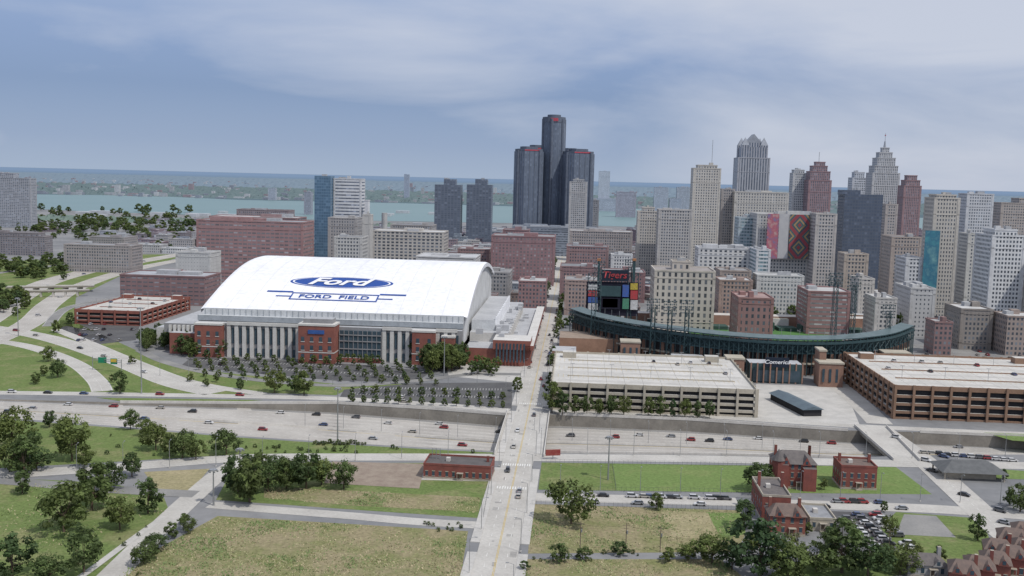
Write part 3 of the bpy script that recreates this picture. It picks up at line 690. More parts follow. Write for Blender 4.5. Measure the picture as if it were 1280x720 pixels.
lb(m_,pxa(396),pxa(416),-22.5,-22.32,19,21.5,bsg)
m_.obj("front_facade",parent=ST)
m_=MB()
lb(m_,-125,aL-3,20,150,0,13,pan,rooflow); lb(m_,-112,aL-3,2,120,13,19,gp,rooflow); lb(m_,-105,aL-3,-6,30,0,14,red,rooflow)
for k in range(12): lb(m_,-112.2,-112,5+k*9,8+k*9,14,18,gl)
for k in range(7): lb(m_,-108+k*3,-106.5+k*3,0,1.8,13,18,pan)
lb(m_,aR+2,132,-6,200,0,11,red,rooflow); lb(m_,aR+2,116,20,190,11,17,pan,rooflow); lb(m_,aR+2,106,30,170,17,24,fas,rooflow)
for k in range(14): lb(m_,116,117.2,22+k*11,25+k*11,11,18,pan); lb(m_,106,107.2,32+k*9.5,34.5+k*9.5,17,26,white)
lb(m_,108,132,-9,14,11,17,red,pan); lb(m_,128,134,-9,190,11,14,red,pan)
for k in range(16): lb(m_,132,132.3,2+k*11,8+k*11,2,4.5,gl)
for k in range(9): lb(m_,110+k*2.2,111+k*2.2,-9.3,-9,3,15,gl)
for k in range(26): 
    a=R.uniform(94,126);b=R.uniform(0,190); lb(m_,a,a+R.uniform(2,5),b,b+R.uniform(2,6),10.9 if a>116 else 16.9,19+R.uniform(0,2) if a<116 else 12.6,rooflow)
m_.obj("side_wings",parent=ST)
def roofab(px,py):
    z=56.0
    while z>30:
        q=P(px,py,z)-sc0; a=q.dot(VV);b=q.dot(UV_)
        if b<=BD and rz(b)>=z: break
        z-=.05
    return a,b
blue=mat("emblem_blue",(.03,.085,.33),(.03,.08,.30),.1)
ea,ec_=roofab(427,353.5); ebT=roofab(427,347)[1]; ebB=roofab(427,360.5)[1]; ew=abs(roofab(492,354.5)[0]-roofab(362,352.5)[0])/2; ec=(ebT+ebB)/2; eh=abs(ebT-ebB)/2
m_=MB()
def ell(m_,sx_,sy_,z,mt,inner=0):
    n=64;rr_=6
    for i in range(n):
        for j in range(rr_):
            f0=inner+(1-inner)*j/rr_; f1=inner+(1-inner)*(j+1)/rr_
            ps=[]
            for f,ii in ((f0,i),(f1,i),(f1,i+1),(f0,i+1)):
                t=2*math.pi*ii/n; a=ea+math.cos(t)*ew*sx_*f; b=ec+math.sin(t)*eh*sy_*f; ps.append(LS(a,b,rz(b)+z))
            m_.face(ps,mt)
ell(m_,1,1,.12,blue); ell(m_,.95,.93,.2,white,.965)
m_.obj("roof_emblem",parent=ST)
def text(body,a0,a1,b0,b1,z,mt,shear=0,name="lettering",parent=ST,surf=None,offs=.012):
    cu=bpy.data.curves.new("t",'FONT'); cu.body=body; cu.shear=shear; cu.offset=offs; cu.resolution_u=4
    ob=bpy.data.objects.new("t",cu); S.collection.objects.link(ob); dg=bpy.context.evaluated_depsgraph_get()
    me=bpy.data.meshes.new_from_object(ob.evaluated_get(dg)); bpy.data.objects.remove(ob)
    xs=[v.co.x for v in me.vertices];ys=[v.co.y for v in me.vertices]; x0,x1,y0,y1=min(xs),max(xs),min(ys),max(ys)
    for v in me.vertices:
        a=a0+(v.co.x-x0)/(x1-x0)*(a1-a0); b=b0+(v.co.y-y0)/(y1-y0)*(b1-b0)
        v.co=surf(a,b) if surf else LS(a,b,rz(b)+z)
    me.materials.clear(); me.materials.append(mt)
    ob=bpy.data.objects.new(name,me); S.collection.objects.link(ob)
    if parent: ob.parent=parent
    return ob
text("Ford",ea-ew*.62,ea+ew*.62,ec-eh*.62,ec+eh*.66,.6,white,.35,offs=.03)
m_=MB()
ya=roofab(415,367.5)[1]; yb=roofab(415,376.5)[1]; xa=roofab(362,372)[0]; xb=roofab(472,375)[0]; th=(ya-yb)*.12
def rq(a0,a1,b0,b1,z,mt,sk=0):
    n=10
    for i in range(n):
        p=a0+(a1-a0)*i/n;q=a0+(a1-a0)*(i+1)/n
        m_.face([LS(p,b0,rz(b0)+z),LS(q,b0,rz(b0)+z),LS(q,b1,rz(b1)+z),LS(p,b1,rz(b1)+z)],mt)
rq(xa,xb,yb,yb+th,.3,blue);rq(xa,xb,ya-th,ya,.3,blue);rq(xa,xa+1,yb,ya,.32,blue);rq(xb-1,xb,yb,ya,.32,blue)
rq(xa-18,xa,ya-th*.2,ya+th*1.4,.3,blue);rq(xb,xb+18,ya-th*.2,ya+th*1.4,.3,blue);rq(xa-10,xa,(ya+yb)/2-th,(ya+yb)/2,.3,blue);rq(xb,xb+10,(ya+yb)/2-th,(ya+yb)/2,.3,blue)
m_.obj("roof_banner",parent=ST)
text("FORD  FIELD",xa+6,xb-6,yb+2.2*th,ya-2.2*th,.45,blue,offs=.02)
# ------------------------------------------------------------ multi-storey car parks
def garage(name,x0,x1,D,depth,levels,fh,wallm,roofm,pier=9):
    X,w=fit(x0,x1,D,depth,G,6); z=levels*fh; m_=MB(); c=(X,D+depth/2)
    def lp(u,v): return (X+u*math.cos(G)-v*math.sin(G),D+depth/2+u*math.sin(G)+v*math.cos(G))
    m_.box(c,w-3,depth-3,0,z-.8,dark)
    for k in range(1,levels+1):
        zz=k*fh; m_.box(c,w,depth,zz-1.1-.2,zz+.15 if k<levels else zz,wallm,roofm)
        if k==levels:
            for u0,u1,v0,v1 in ((-w/2,w/2,-depth/2,-depth/2+.4),(-w/2,w/2,depth/2-.4,depth/2),(-w/2,-w/2+.4,-depth/2+.4,depth/2-.4),(w/2-.4,w/2,-depth/2+.4,depth/2-.4)):
                m_.prism([lp(u0,v0),lp(u1,v0),lp(u1,v1),lp(u0,v1)],z,z+1.1,wallm)
    n=max(2,int(w/pier))
    for i in range(n+1):
        u=-w/2+.5+(w-1)*i/n
        for v in (-depth/2-.25,depth/2+.25): m_.box(lp(u,v),1.2,.9,0,z+1.3,wallm)
    n2=max(2,int(depth/pier))
    for i in range(n2+1):
        v=-depth/2+.5+(depth-1)*i/n2
        for u in (-w/2-.25,w/2+.25): m_.box(lp(u,v),.9,1.2,0,z+1.3,wallm)
    m_.box(c,w,depth,0,.9,wallm)
    for u,v in ((-w*.42,depth*.36),(w*.38,depth*.38)): m_.box(lp(u,v),8,6,z,z+3.5,wallm,roofm)
    jt=mat("deck_joint",(.34,.33,.31),None,.4); ws=mat("deck_wear",(.50,.485,.455),(.43,.42,.40),.2)
    for i in range(1,n):
        u=-w/2+w*i/n; m_.prism([lp(u-.1,-depth/2+.5),lp(u+.1,-depth/2+.5),lp(u+.1,depth/2-.5),lp(u-.1,depth/2-.5)],z,z+.015,jt)
    for r_ in range(4):
        v=-depth/2+depth*(r_+.5)/4; m_.prism([lp(-w/2+3,v-2.5),lp(w/2-3,v-2.5),lp(w/2-3,v+2.5),lp(-w/2+3,v+2.5)],z,z+.01,ws)
    for r_ in range(1,4):
        v=-depth/2+depth*r_/4
        for i in range(int(w/2.7)-2):
            u=-w/2+3+i*2.7; m_.face([(*lp(u,v-4.4),z+.03),(*lp(u+.1,v-4.4),z+.03),(*lp(u+.1,v+4.4),z+.03),(*lp(u,v+4.4),z+.03)],yellow)
        m_.prism([lp(-w/2+8,v-.3),lp(w/2-8,v-.3),lp(w/2-8,v+.3),lp(-w/2+8,v+.3)],z,z+.5,wallm)
    for r_ in (-.25,.25):
        for i in range(5):
            u=-w/2+w*(i+.5)/5; p=lp(u,r_*depth); m_.bar((*p,z),(*p,z+7),.12,steel); q=lp(u-1.2,r_*depth);q2=lp(u+1.2,r_*depth); m_.bar((*q,z+7),(*q2,z+7),.15,steel)
    m_.obj(name); return lp,w,z,depth
gb=mat("beige_precast",(.46,.42,.35),(.38,.35,.29),.1); gdeck=mat("parking_deck",(.58,.565,.54),(.47,.46,.435),.05,fine=.5)
g1=garage("parking_garage",689,946,P(817,517).y,95,4,3.4,gb,gdeck)
gbr=mat("brown_brick",(.28,.18,.13),(.23,.145,.10),.15)
g2=garage("parking_garage",1054,1400,P(1180,527).y,100,4,4.2,gbr,gdeck)
g3=garage("parking_garage",94,237,P(165,407).y,95,3,3.5,red,gdeck)
# ------------------------------------------------------------ baseball park
BP=empty("baseball_park")
bp=smooth([P(a,b) for a,b in ((713,424),(740,435),(790,447),(850,457),(910,464.5),(970,469),(1030,470),(1080,466),(1115,459),(1138,448))],5)
nr=[]
for i in range(len(bp)):
    d=(bp[min(i+1,len(bp)-1)]-bp[max(i-1,0)]).normalized(); nr.append(Vector((-d.y,d.x,0)))
def sec(m_,o0,z0,o1,z1,mt):
    for i in range(len(bp)-1):
        a,b=bp[i],bp[i+1]
        m_.face([a+nr[i]*o0+Vector((0,0,z0)),b+nr[i+1]*o0+Vector((0,0,z0)),b+nr[i+1]*o1+Vector((0,0,z1)),a+nr[i]*o1+Vector((0,0,z1))],mt)
m_=MB()
bs=mat("ballpark_brick",(.31,.19,.145),(.25,.155,.12),.2)
sec(m_,3,0,3,7,bs); sec(m_,1,7,1,8,gb); sec(m_,3,7,3,15,dark); sec(m_,1,8,3,8,gb)
sec(m_,-.5,14,-.5,15.2,dgreen); sec(m_,2.5,15,2.5,20,dgreen); sec(m_,-1.5,20.2,-1.5,21.6,dgreen); sec(m_,-1.5,21.6,3,21.9,dgreen)
sec(m_,-1,23.0,-1,23.6,dgreen); sec(m_,-1,23.6,8,24.8,mat("canopy_metal",(.12,.17,.18),None,.2,.4)); sec(m_,8,24.8,8,24.0,dgreen)
sec(m_,5,21.5,32,9,seatg); sec(m_,32,9,32,6,conw); sec(m_,32,6,55,1,seatg)
for i in range(len(bp)):
    a=bp[i]-nr[i]*1; m_.bar(a,a+Vector((0,0,23.2)),.35,dgreen); c=bp[i]
    m_.prism([(c+nr[i]*2-VV*1)[:2],(c+nr[i]*2+VV*1)[:2],(c+nr[i]*4+VV*1)[:2],(c+nr[i]*4-VV*1)[:2]],0,14,bs)
    if i<len(bp)-1:
        b=bp[i+1]-nr[i+1]; m_.bar(a+Vector((0,0,15)),b+Vector((0,0,20.5)),.22,dgreen); m_.bar(a+Vector((0,0,20.5)),b+Vector((0,0,15)),.22,dgreen)
        md=(a+b)/2; m_.bar(md,md+Vector((0,0,23.4)),.25,dgreen)
        for k in range(4):
            e=a.lerp(b,(k+.5)/4)+nr[i]*3.7; m_.bar(e+Vector((0,0,1)),e+Vector((0,0,5.5)),.9,dark)
        m_.bar(md+nr[i]*8+Vector((0,0,24)),md+nr[i]*8+Vector((0,0,29)),.12,steel)
    m_.bar(a+Vector((0,0,14)),a+nr[i]*8+Vector((0,0,24.4)),.2,dgreen)
m_.obj("grandstand",parent=BP)
m_=MB()
def pbox(x0,x1,y,zt_,d,mt,top=None):
    D=P((x0+x1)/2,y).y; X,w=fit(x0,x1,D,d,G,zt_/2); m_.box((X,D+d/2),w,d,0,zt_,mt,top or rooflow); return X,D,w
pbox(699,774,441,10,32,mat("tan_brick",(.36,.22,.155),None,.2),mat("brown_roof",(.34,.27,.22),None,.2))
pbox(690,720,452,7,20,bs); pbox(838,880,464,9,12,pan); pbox(862,890,455,13,10,gb)
X,D,w=pbox(932,1002,479,12,14,dgreen); m_.box((X,D-.3),w*.9,.4,1,8,gl)
for k in range(9): m_.box((X-w/2+k*w/8,D-.8),.8,.8,0,12.5,bs)
m_.box((X,D-1),w*.45,.5,10,16,mat("sign_dark",(.02,.03,.05),None,.2))
X1,D1=X,D
for a,b,y in ((1018,1054,484),(1020,1030,480),(1098,1138,470),(905,930,478),(775,800,455)): 
    hh=14 if b-a>15 else 20
    X,D,w=pbox(a,b,y,hh,12,bs,gb)
    for k in range(max(1,int(w/4))): m_.box((X-w/2+2+k*4,D-.15),1.4,.3,3,11,gl)
    m_.box((X,D+6),w+.8,12.8,hh,hh+1,gb)
m_.obj("entrance_blocks",parent=BP)
text("Comerica",X1-7.5,X1+7.5,12.2,14.6,0,white,.2,"gate_lettering",BP,lambda a,b:Vector((a,D1-1.7,b)))
m_=MB(); fld=mat("playing_field",(.07,.17,.05),(.09,.20,.06),.05)
m_.face([P(a,b,.22) for a,b in ((745,432),(900,452),(1040,450),(1125,440),(1100,402),(930,393),(740,400))],side_)
m_.face([P(a,b,.3) for a,b in ((850,440),(960,448),(1060,438),(1050,420),(950,409),(860,414))],fld)
for a in range(26):
    x=R.uniform(790,1110); q=P(x,R.uniform(394,410)); m_.box((q.x,q.y),R.uniform(6,26),R.uniform(5,12),0,R.uniform(3,9),R.choice([bs,dgreen,pan,dgreen,bs]),R.choice([rooflow,dgreen,gb]))
m_.prism([P(780,404)[:2],P(1090,412)[:2],P(1090,409)[:2],P(780,401)[:2]],0,9,bs,conw)
for k in range(10):
    a=P(800+k*28,407+k*.7); m_.prism([(a.x,a.y-14),(a.x+15,a.y-14),(a.x+15,a.y),(a.x,a.y)],0,3+(k%3)*2,seatg,seatg)
for a,b,y in ((1000,1060,402),(1062,1095,405),(880,935,398)): pbox(a,b,y,8,20,R.choice([bs,dgreen]),rooflow)
q=P(1020,408); m_.cyl(q.x,q.y,9,0,6,bs,n=14); m_.cyl(q.x,q.y,10,6,12,mat("tent_fabric",(.6,.58,.55),None,.3),n=14,r2=.5)
m_.obj("playing_field",parent=BP)
m_=MB(); D=P(766,412).y
def sx_at(px,z): 
    X=(px-640)/F*D; mx=proj(Vector((X,D,z)))[0]; return X+(px-mx)*D/F
def panel(x0,x1,y0,y1,mt,dy=0,th=1.5):
    zc=ztop(sx_at(x0,20),D,(y0+y1)/2); a=sx_at(x0,zc);b=sx_at(x1,zc); z1=ztop(a,D,y0);z0=ztop(a,D,y1); m_.box(((a+b)/2,D+dy),b-a,th,z0,z1,mt,rot=0)
screen=mat("screen_black",(.015,.015,.03),None,.2)
for n_,c_ in (("r",(.45,.05,.06)),("y",(.55,.42,.06)),("b",(.05,.12,.42)),("w",(.62,.62,.64)),("o",(.45,.2,.09)),("g",(.07,.25,.16))): globals()["s_"+n_]=mat("sign_"+n_,c_,tuple(x*.5+.05 for x in c_),.9,.4)
panel(733,798,352,394,screen,1.5)
for q in ((735,747,355,362,s_w),(735,747,363,370,s_r),(735,747,371,378,s_b),(735,747,379,387,s_w),(750,776,357,370,dgreen),(751,775,372,386,screen),(753,772,373,384,s_o),(788,797,354,362,s_y),(788,797,363,374,s_r),(788,797,375,387,s_w),(778,786,356,371,s_b),(778,786,373,386,s_g)): panel(*q,dy=-.2,th=1)
for x in range(735,800,7):
    a=sx_at(x,30); m_.bar((a,D+3,0),(a,D+3,ztop(a,D,342)),.4,dgreen); b=sx_at(x+7,30)
    if x<792: m_.bar((a,D+3,ztop(a,D,350)),(b,D+3,ztop(b,D,342)),.3,dgreen); m_.bar((a,D+3,ztop(a,D,342)),(b,D+3,ztop(b,D,342)),.3,dgreen)
panel(752,786,337,351,mat("sign_dark",(.02,.03,.05),None,.2),.5)
for x in (748,792):
    a=sx_at(x,40); m_.box((a,D),2,2,ztop(a,D,352),ztop(a,D,326),dgreen); m_.box((a,D),3,3,ztop(a,D,326),ztop(a,D,323),s_o)
m_.obj("scoreboard",parent=BP)
z0=ztop(sx_at(754,40),D,350);z1=ztop(sx_at(754,40),D,339)
text("Tigers",sx_at(754,45),sx_at(784,45),z0,z1,0,s_r,.2,"scoreboard_lettering",BP,lambda a,b:Vector((a,D-.6,b)))
def flood(px,yb_,yt_,w=10):
    p=P(px,yb_); zt_=ztop(p.x,p.y,yt_); m_=MB(); s_1=1.6; p=Vector((p.x-.024*zt_*.5,p.y,0))
    for dx in (-s_1,s_1):
        for dy in (-s_1,s_1): m_.bar((p.x+dx,p.y+dy,0),(p.x+dx*.7,p.y+dy*.7,zt_-5),.25,dgreen)
    z=2
    while z<zt_-8:
        m_.bar((p.x-s_1,p.y-s_1,z),(p.x+s_1,p.y-s_1,z+5),.15,dgreen); m_.bar((p.x+s_1,p.y-s_1,z),(p.x-s_1,p.y-s_1,z+5),.15,dgreen); m_.bar((p.x+s_1,p.y-s_1,z),(p.x+s_1,p.y+s_1,z+5),.15,dgreen); z+=5
    for k in range(5):
        zz=zt_-8+k*2; m_.bar((p.x-w/2,p.y,zz),(p.x+w/2,p.y,zz),.12,dgreen)
        for j in range(7): x=p.x-w/2+w*j/6; m_.box((x,p.y+.4),.8,.6,zz-.4,zz+.4,steel if (j+k)%2 else dgreen)
    for x in (-w/2,0,w/2): m_.bar((p.x+x,p.y,zt_-9),(p.x+x,p.y,zt_+.5),.12,dgreen)
    m_.obj("floodlight_tower")
for a in ((741,436,352,8),(815,452,374,8),(836,455,377,8),(857,458,376,8),(1040,466,342,8),(1063,463,346,8),(1036,400,345,8),(748,415,328,8),(786,412,325,8),(1108,455,382,8)): flood(*a)
# ------------------------------------------------------------ trees
def treemesh(seed,h=10,cr=4.2,nc=44,per=46,ls=.5,tall=.75,tone=(.105,.152,.048)):
    r=random.Random(seed); m_=MB(); bark=mat("bark",(.12,.09,.065),None,.8)
    lm=[]
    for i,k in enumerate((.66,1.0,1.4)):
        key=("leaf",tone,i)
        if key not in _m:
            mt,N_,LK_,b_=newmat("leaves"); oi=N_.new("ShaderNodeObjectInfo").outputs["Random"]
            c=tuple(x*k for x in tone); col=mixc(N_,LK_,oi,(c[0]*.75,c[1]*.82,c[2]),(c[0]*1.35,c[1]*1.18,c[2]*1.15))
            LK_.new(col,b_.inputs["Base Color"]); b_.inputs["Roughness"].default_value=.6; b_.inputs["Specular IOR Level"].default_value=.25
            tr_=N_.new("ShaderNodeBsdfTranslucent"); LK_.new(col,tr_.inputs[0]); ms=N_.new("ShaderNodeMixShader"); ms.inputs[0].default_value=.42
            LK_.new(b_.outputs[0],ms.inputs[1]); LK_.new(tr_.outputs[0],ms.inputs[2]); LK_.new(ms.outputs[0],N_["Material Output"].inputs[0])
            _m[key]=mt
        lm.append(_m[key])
    m_.bar((0,0,-.2),(r.uniform(-.2,.2),0,h*.42),.035*h*.8,bark,7,.02*h)
    for i in range(nc):
        a=r.uniform(0,6.28); u=r.uniform(-.75,1); rad=math.sqrt(max(0,1-u*u))*r.uniform(.45,1.05)*(1+.25*math.sin(a*2+seed))
        c=Vector((math.cos(a)*rad*cr,math.sin(a)*rad*cr,h*.6+u*h*.5*tall))
        if i<9: m_.bar((0,0,h*r.uniform(.2,.4)),c*.85+Vector((0,0,h*.06)),.012*h,bark,4,.004*h)
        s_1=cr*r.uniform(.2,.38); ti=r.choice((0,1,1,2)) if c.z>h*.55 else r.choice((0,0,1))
        for k in range(per):
            d=Vector((r.gauss(0,1),r.gauss(0,1),r.gauss(0,.8))); d=d.normalized()*s_1*r.uniform(.5,1.08)
            p=c+d; n=(d.normalized()+Vector((r.uniform(-.6,.6),r.uniform(-.6,.6),r.uniform(0,.8)))).normalized(); t=n.orthogonal().normalized(); bt=n.cross(t); l=ls*r.uniform(.6,1.25)
            m_.face([p-t*l-bt*l*.5,p+t*l*.2-bt*l*.7,p+t*l+bt*l*.2,p-t*l*.1+bt*l*.8],lm[ti])
    return m_.mesh("tree")
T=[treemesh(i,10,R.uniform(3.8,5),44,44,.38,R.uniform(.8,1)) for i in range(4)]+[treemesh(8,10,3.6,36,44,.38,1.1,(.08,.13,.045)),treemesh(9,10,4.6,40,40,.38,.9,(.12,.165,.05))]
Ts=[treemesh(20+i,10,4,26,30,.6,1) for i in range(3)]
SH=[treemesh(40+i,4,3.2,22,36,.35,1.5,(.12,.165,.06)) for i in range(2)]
def tree(px,py,hp,name="deciduous_tree",src=None,wide=1):
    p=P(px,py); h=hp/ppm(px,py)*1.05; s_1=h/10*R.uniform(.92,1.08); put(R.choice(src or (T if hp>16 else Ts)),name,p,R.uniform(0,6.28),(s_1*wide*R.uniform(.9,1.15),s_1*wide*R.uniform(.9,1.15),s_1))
fg=[(15,562,46,.95),(42,560,20,1),(90,576,52,.85),(62,534,18,1),(75,545,16,1.2),(30,595,40,1.1),(12,590,34,1),(80,665,52,1.15),(28,617,24,1.2),(115,638,48,1.1),(185,642,40,1),(150,662,38,1.1),(105,716,50,1.05),(15,722,48,1.2),(62,728,34,1.2),(135,612,34,1.1),(165,596,26,1),(195,563,30,1),(228,573,34,1),(245,575,24,1),(283,568,30,1.1),(212,570,26,1),(163,537,22,.9),(105,585,26,1.1),(182,545,18,1),(46,588,24,1.3),
(312,628,48,1.1),(298,617,42,1.1),(335,615,40,1.1),(358,612,36,1.2),(383,611,38,1.1),(402,606,30,1.1),(430,611,34,1),(345,598,26,1.2),(375,596,24,1.2),(325,600,30,1.2),
(714,655,46,1),(690,516,36,.8),(947,614,34,1.2),(930,660,30,1.2),(820,637,20,1.1),(700,703,20,1.4),(728,700,14,1.5),(890,704,34,1.3),(915,712,30,1.2),(950,720,56,1.25),(985,726,40,1.3),(1020,715,34,1.3),(1052,716,58,1.2),(1085,722,44,1.1),(1035,690,26,1),(1100,712,30,1.2),(1125,718,30,1.2),(1112,672,26,.8),(1140,705,26,1),(1222,676,28,.9),(1275,640,30,1.1),(860,700,20,1.4),(835,702,16,1.5),(980,700,30,1.2),(940,690,24,1.3),(1008,668,14,1),(1175,700,16,1),(1255,600,12,1),(1262,632,16,1),(215,672,16,1.2),(235,665,18,1.3),(195,690,22,1.3),(180,705,24,1.3),(230,655,12,1.4),(958,604,20,1.2),(1030,612,12,1.1),(1105,640,12,1),(775,694,14,1.8),(655,712,10,1.5)]
for a in fg: tree(a[0],a[1],a[2],wide=a[3])
md=[(60,452,18),(72,472,20),(55,470,12),(150,492,24),(343,491,26),(380,494,26),(368,490,18),(300,487,12),(70,416,14),(20,395,10),(35,383,10),(45,480,12),(165,455,10),(270,478,9),(238,477,10),(258,483,9),(140,478,9),(88,405,12)]
for a in md: tree(*a)
for i in range(26): tree(R.uniform(203,310),R.uniform(432,447),R.uniform(15,22))
for i in range(12): tree(R.uniform(178,215),R.uniform(425,440),R.uniform(14,20))
for i in range(24): tree(R.uniform(516,582),R.uniform(445,466),R.uniform(20,29))
for i in range(9): tree(412+i*7.5,451+i*.4,9)
for i in range(8): tree(588+R.uniform(0,34),R.uniform(455,474),14)
for r_ in range(4):
    for i in range(18): 
        px=240+i*17+r_*5; py=449+r_*7+(px-240)*.038
        if py<500: tree(px+R.uniform(-2,2),py+R.uniform(-.6,.6),R.uniform(6,10),src=Ts)
for r_ in range(2):
    for i in range(14): tree(440+i*14.5,492+r_*11+i*.9*.6,R.uniform(7,11),src=Ts)
for i in range(13):
    if i!=6: tree(703+i*15.3,518.2+i*.4,R.uniform(19,24),"street_tree",wide=.75)
for i in range(7): tree(697+R.uniform(0,90),R.uniform(404,412),10,"street_tree")
for i in range(60):
    t=R.uniform(250,1200); s_1=R.choice((-8.8,8.8)); p=along(t,s_1); put(R.choice(Ts),"street_tree",p,R.uniform(0,6),R.uniform(.5,.8))
for i in range(110):
    px=R.uniform(-20,240);py=hor(px)+R.choice((R.uniform(52,100),R.uniform(52,80)))
    tree(px,py,R.uniform(5,9),src=Ts,wide=1.2)
for i in range(110):
    px=R.uniform(40,240);py=R.uniform(274,300); tree(px,py,R.uniform(4,8),src=Ts,wide=1.6)
for i in range(36):
    px=R.uniform(-10,90);py=R.uniform(328,350); tree(px,py,R.uniform(7,13),src=Ts,wide=1.3)
for i in range(18): tree(R.uniform(-10,35),R.uniform(372,392),R.uniform(10,16),wide=1.2)
for i in range(34):
    px=R.uniform(815,990);py=R.uniform(394,402); tree(px,py,R.uniform(9,15),src=Ts)
for i in range(26): tree(R.uniform(1120,1280),R.uniform(392,436),R.uniform(9,15),"street_tree",src=Ts)
for i in range(12): tree(1122+R.uniform(0,28),R.uniform(405,418),R.uniform(16,24),src=Ts)
for i in range(130):
    px=R.uniform(480,1250);py=R.uniform(315,392)
    p=P(px,py)
    if not blocked(p.x,p.y,3): tree(px,py,R.uniform(6,10),src=Ts)
for i in range(75):
    k=R.choice(((195,655,120,720),(280,575,440,600),(660,690,900,702),(905,655,1100,705),(60,545,330,575),(300,560,620,567),(530,655,580,665)))
    tree(R.uniform(min(k[0],k[2]),max(k[0],k[2])),R.uniform(min(k[1],k[3]),max(k[1],k[3])),R.uniform(5,10),"shrub",src=SH,wide=.9)
for i in range(20): tree(R.uniform(300,330)+i*7,R.uniform(562,568)-3+i*.1,R.uniform(5,9),"shrub",src=SH)
for i in range(26): tree(395+i*2.4+R.uniform(-2,2),555+R.uniform(-1,2),R.uniform(5,10),"shrub",src=SH)
wm=[mat("weed_"+n_,c_,None,.5) for n_,c_ in (("green",(.19,.25,.10)),("pale",(.34,.33,.18)),("straw",(.44,.38,.24)))]
def weeds(q,n,seed):
    r=random.Random(seed); m_=MB(); A_,B_,C_,D_=[P(*x) for x in q]
    k=0
    while k<n:
        u,v=r.random(),r.random(); p=(A_.lerp(B_,u)).lerp(D_.lerp(C_,u),v)
        c_=mnoise.noise(Vector((p.x*.05+seed,p.y*.05,0)))+.5*mnoise.noise(Vector((p.x*.2,p.y*.2,3)))
        if c_<r.uniform(-.4,.45): continue
        h=r.uniform(.12,.4)*(1.3 if c_>.3 else 1); a=r.uniform(0,3.14); w=r.uniform(.12,.32); dx=Vector((math.cos(a)*w,math.sin(a)*w,0)); ln=Vector((r.uniform(-.4,.4),r.uniform(-.1,.5),h))
        m_.face([p-dx,p+dx,p+dx*.7+ln,p-dx*.7+ln],wm[0 if c_>.3 else r.choice((0,1,1,2))]); k+=1
    return m_.obj("tall_grass",(0,0,0))
weeds(((190,690),(272,647),(585,664),(572,740)),5500,1); weeds(((125,738),(190,690),(585,700),(572,742)),3500,2)
weeds(((330,608),(600,622),(598,642),(330,624)),2000,3); weeds(((664,631),(920,638),(915,690),(660,691)),3500,4); weeds(((656,700),(900,700),(960,742),(650,742)),2200,5); weeds(((-60,605),(140,606),(205,640),(-60,730)),2000,6)
# distant woodland across the river: low uneven canopy
def canopy(name,bounds,nx,ny,hm,dens,mt):
    m_=MB(); r=random.Random(5); V={}
    (x0,x1,y0,y1)=bounds
    for i in range(nx+1):
        for j in range(ny+1):
            y=y0*(y1/y0)**(j/ny); x=(x0+(x1-x0)*i/nx)*(y/y0)+r.uniform(-4,4)
            k=mnoise.noise(Vector((x*.0012,y*.0012,0)))*.6
            V[i,j]=(x,y+r.uniform(-10,10),(r.uniform(.45,1)*hm if r.random()<dens+k else hm*r.uniform(0,.25)) if 0<j<ny else -.5)
    for i in range(nx):
        for j in range(ny): m_.face([V[i,j],V[i+1,j],V[i+1,j+1],V[i,j+1]],mt)
    return m_.obj(name,(0,0,0))
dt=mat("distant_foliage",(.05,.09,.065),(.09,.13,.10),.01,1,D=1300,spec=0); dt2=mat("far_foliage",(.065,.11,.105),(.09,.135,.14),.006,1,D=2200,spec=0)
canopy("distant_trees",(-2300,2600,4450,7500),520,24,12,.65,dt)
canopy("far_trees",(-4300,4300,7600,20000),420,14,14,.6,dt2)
m_=MB(); tw=[mat("distant_wall",c,None,.1,D=2200) for c in ((.62,.62,.60),(.34,.22,.19),(.45,.44,.42),(.24,.25,.27))]
for i in range(520):
    y=4350*math.exp(R.uniform(0,.9)); x=R.uniform(-.56,.4)*y; m_.box((x,y),R.uniform(8,30),R.uniform(10,25),0,R.uniform(11,19),R.choice(tw))
for i in range(26):
    y=4400*math.exp(R.uniform(0,.8)); x=R.uniform(-.5,.4)*y; m_.box((x,y),R.uniform(16,30),20,0,R.uniform(26,48),R.choice(tw))
for i in range(120):
    y=4330; x=R.uniform(-.56,.2)*y; m_.box((x,y+R.uniform(20,200)),R.uniform(10,45),20,0,R.uniform(5,13),R.choice(tw))
m_.obj("distant_town",(0,0,0))
canopy("riverside_trees",(-1320,-230,2250,2420),200,5,9,.75,mat("riverside_foliage",(.08,.125,.06),(.10,.145,.07),.02,1,D=1200))
m_=MB()
for i in range(16):
    p=P(R.uniform(100,560),R.uniform(266,272)); m_.box(p[:2],R.uniform(20,70),25,0,R.uniform(5,9),tw[0])
m_.obj("riverside_sheds",(0,0,0))
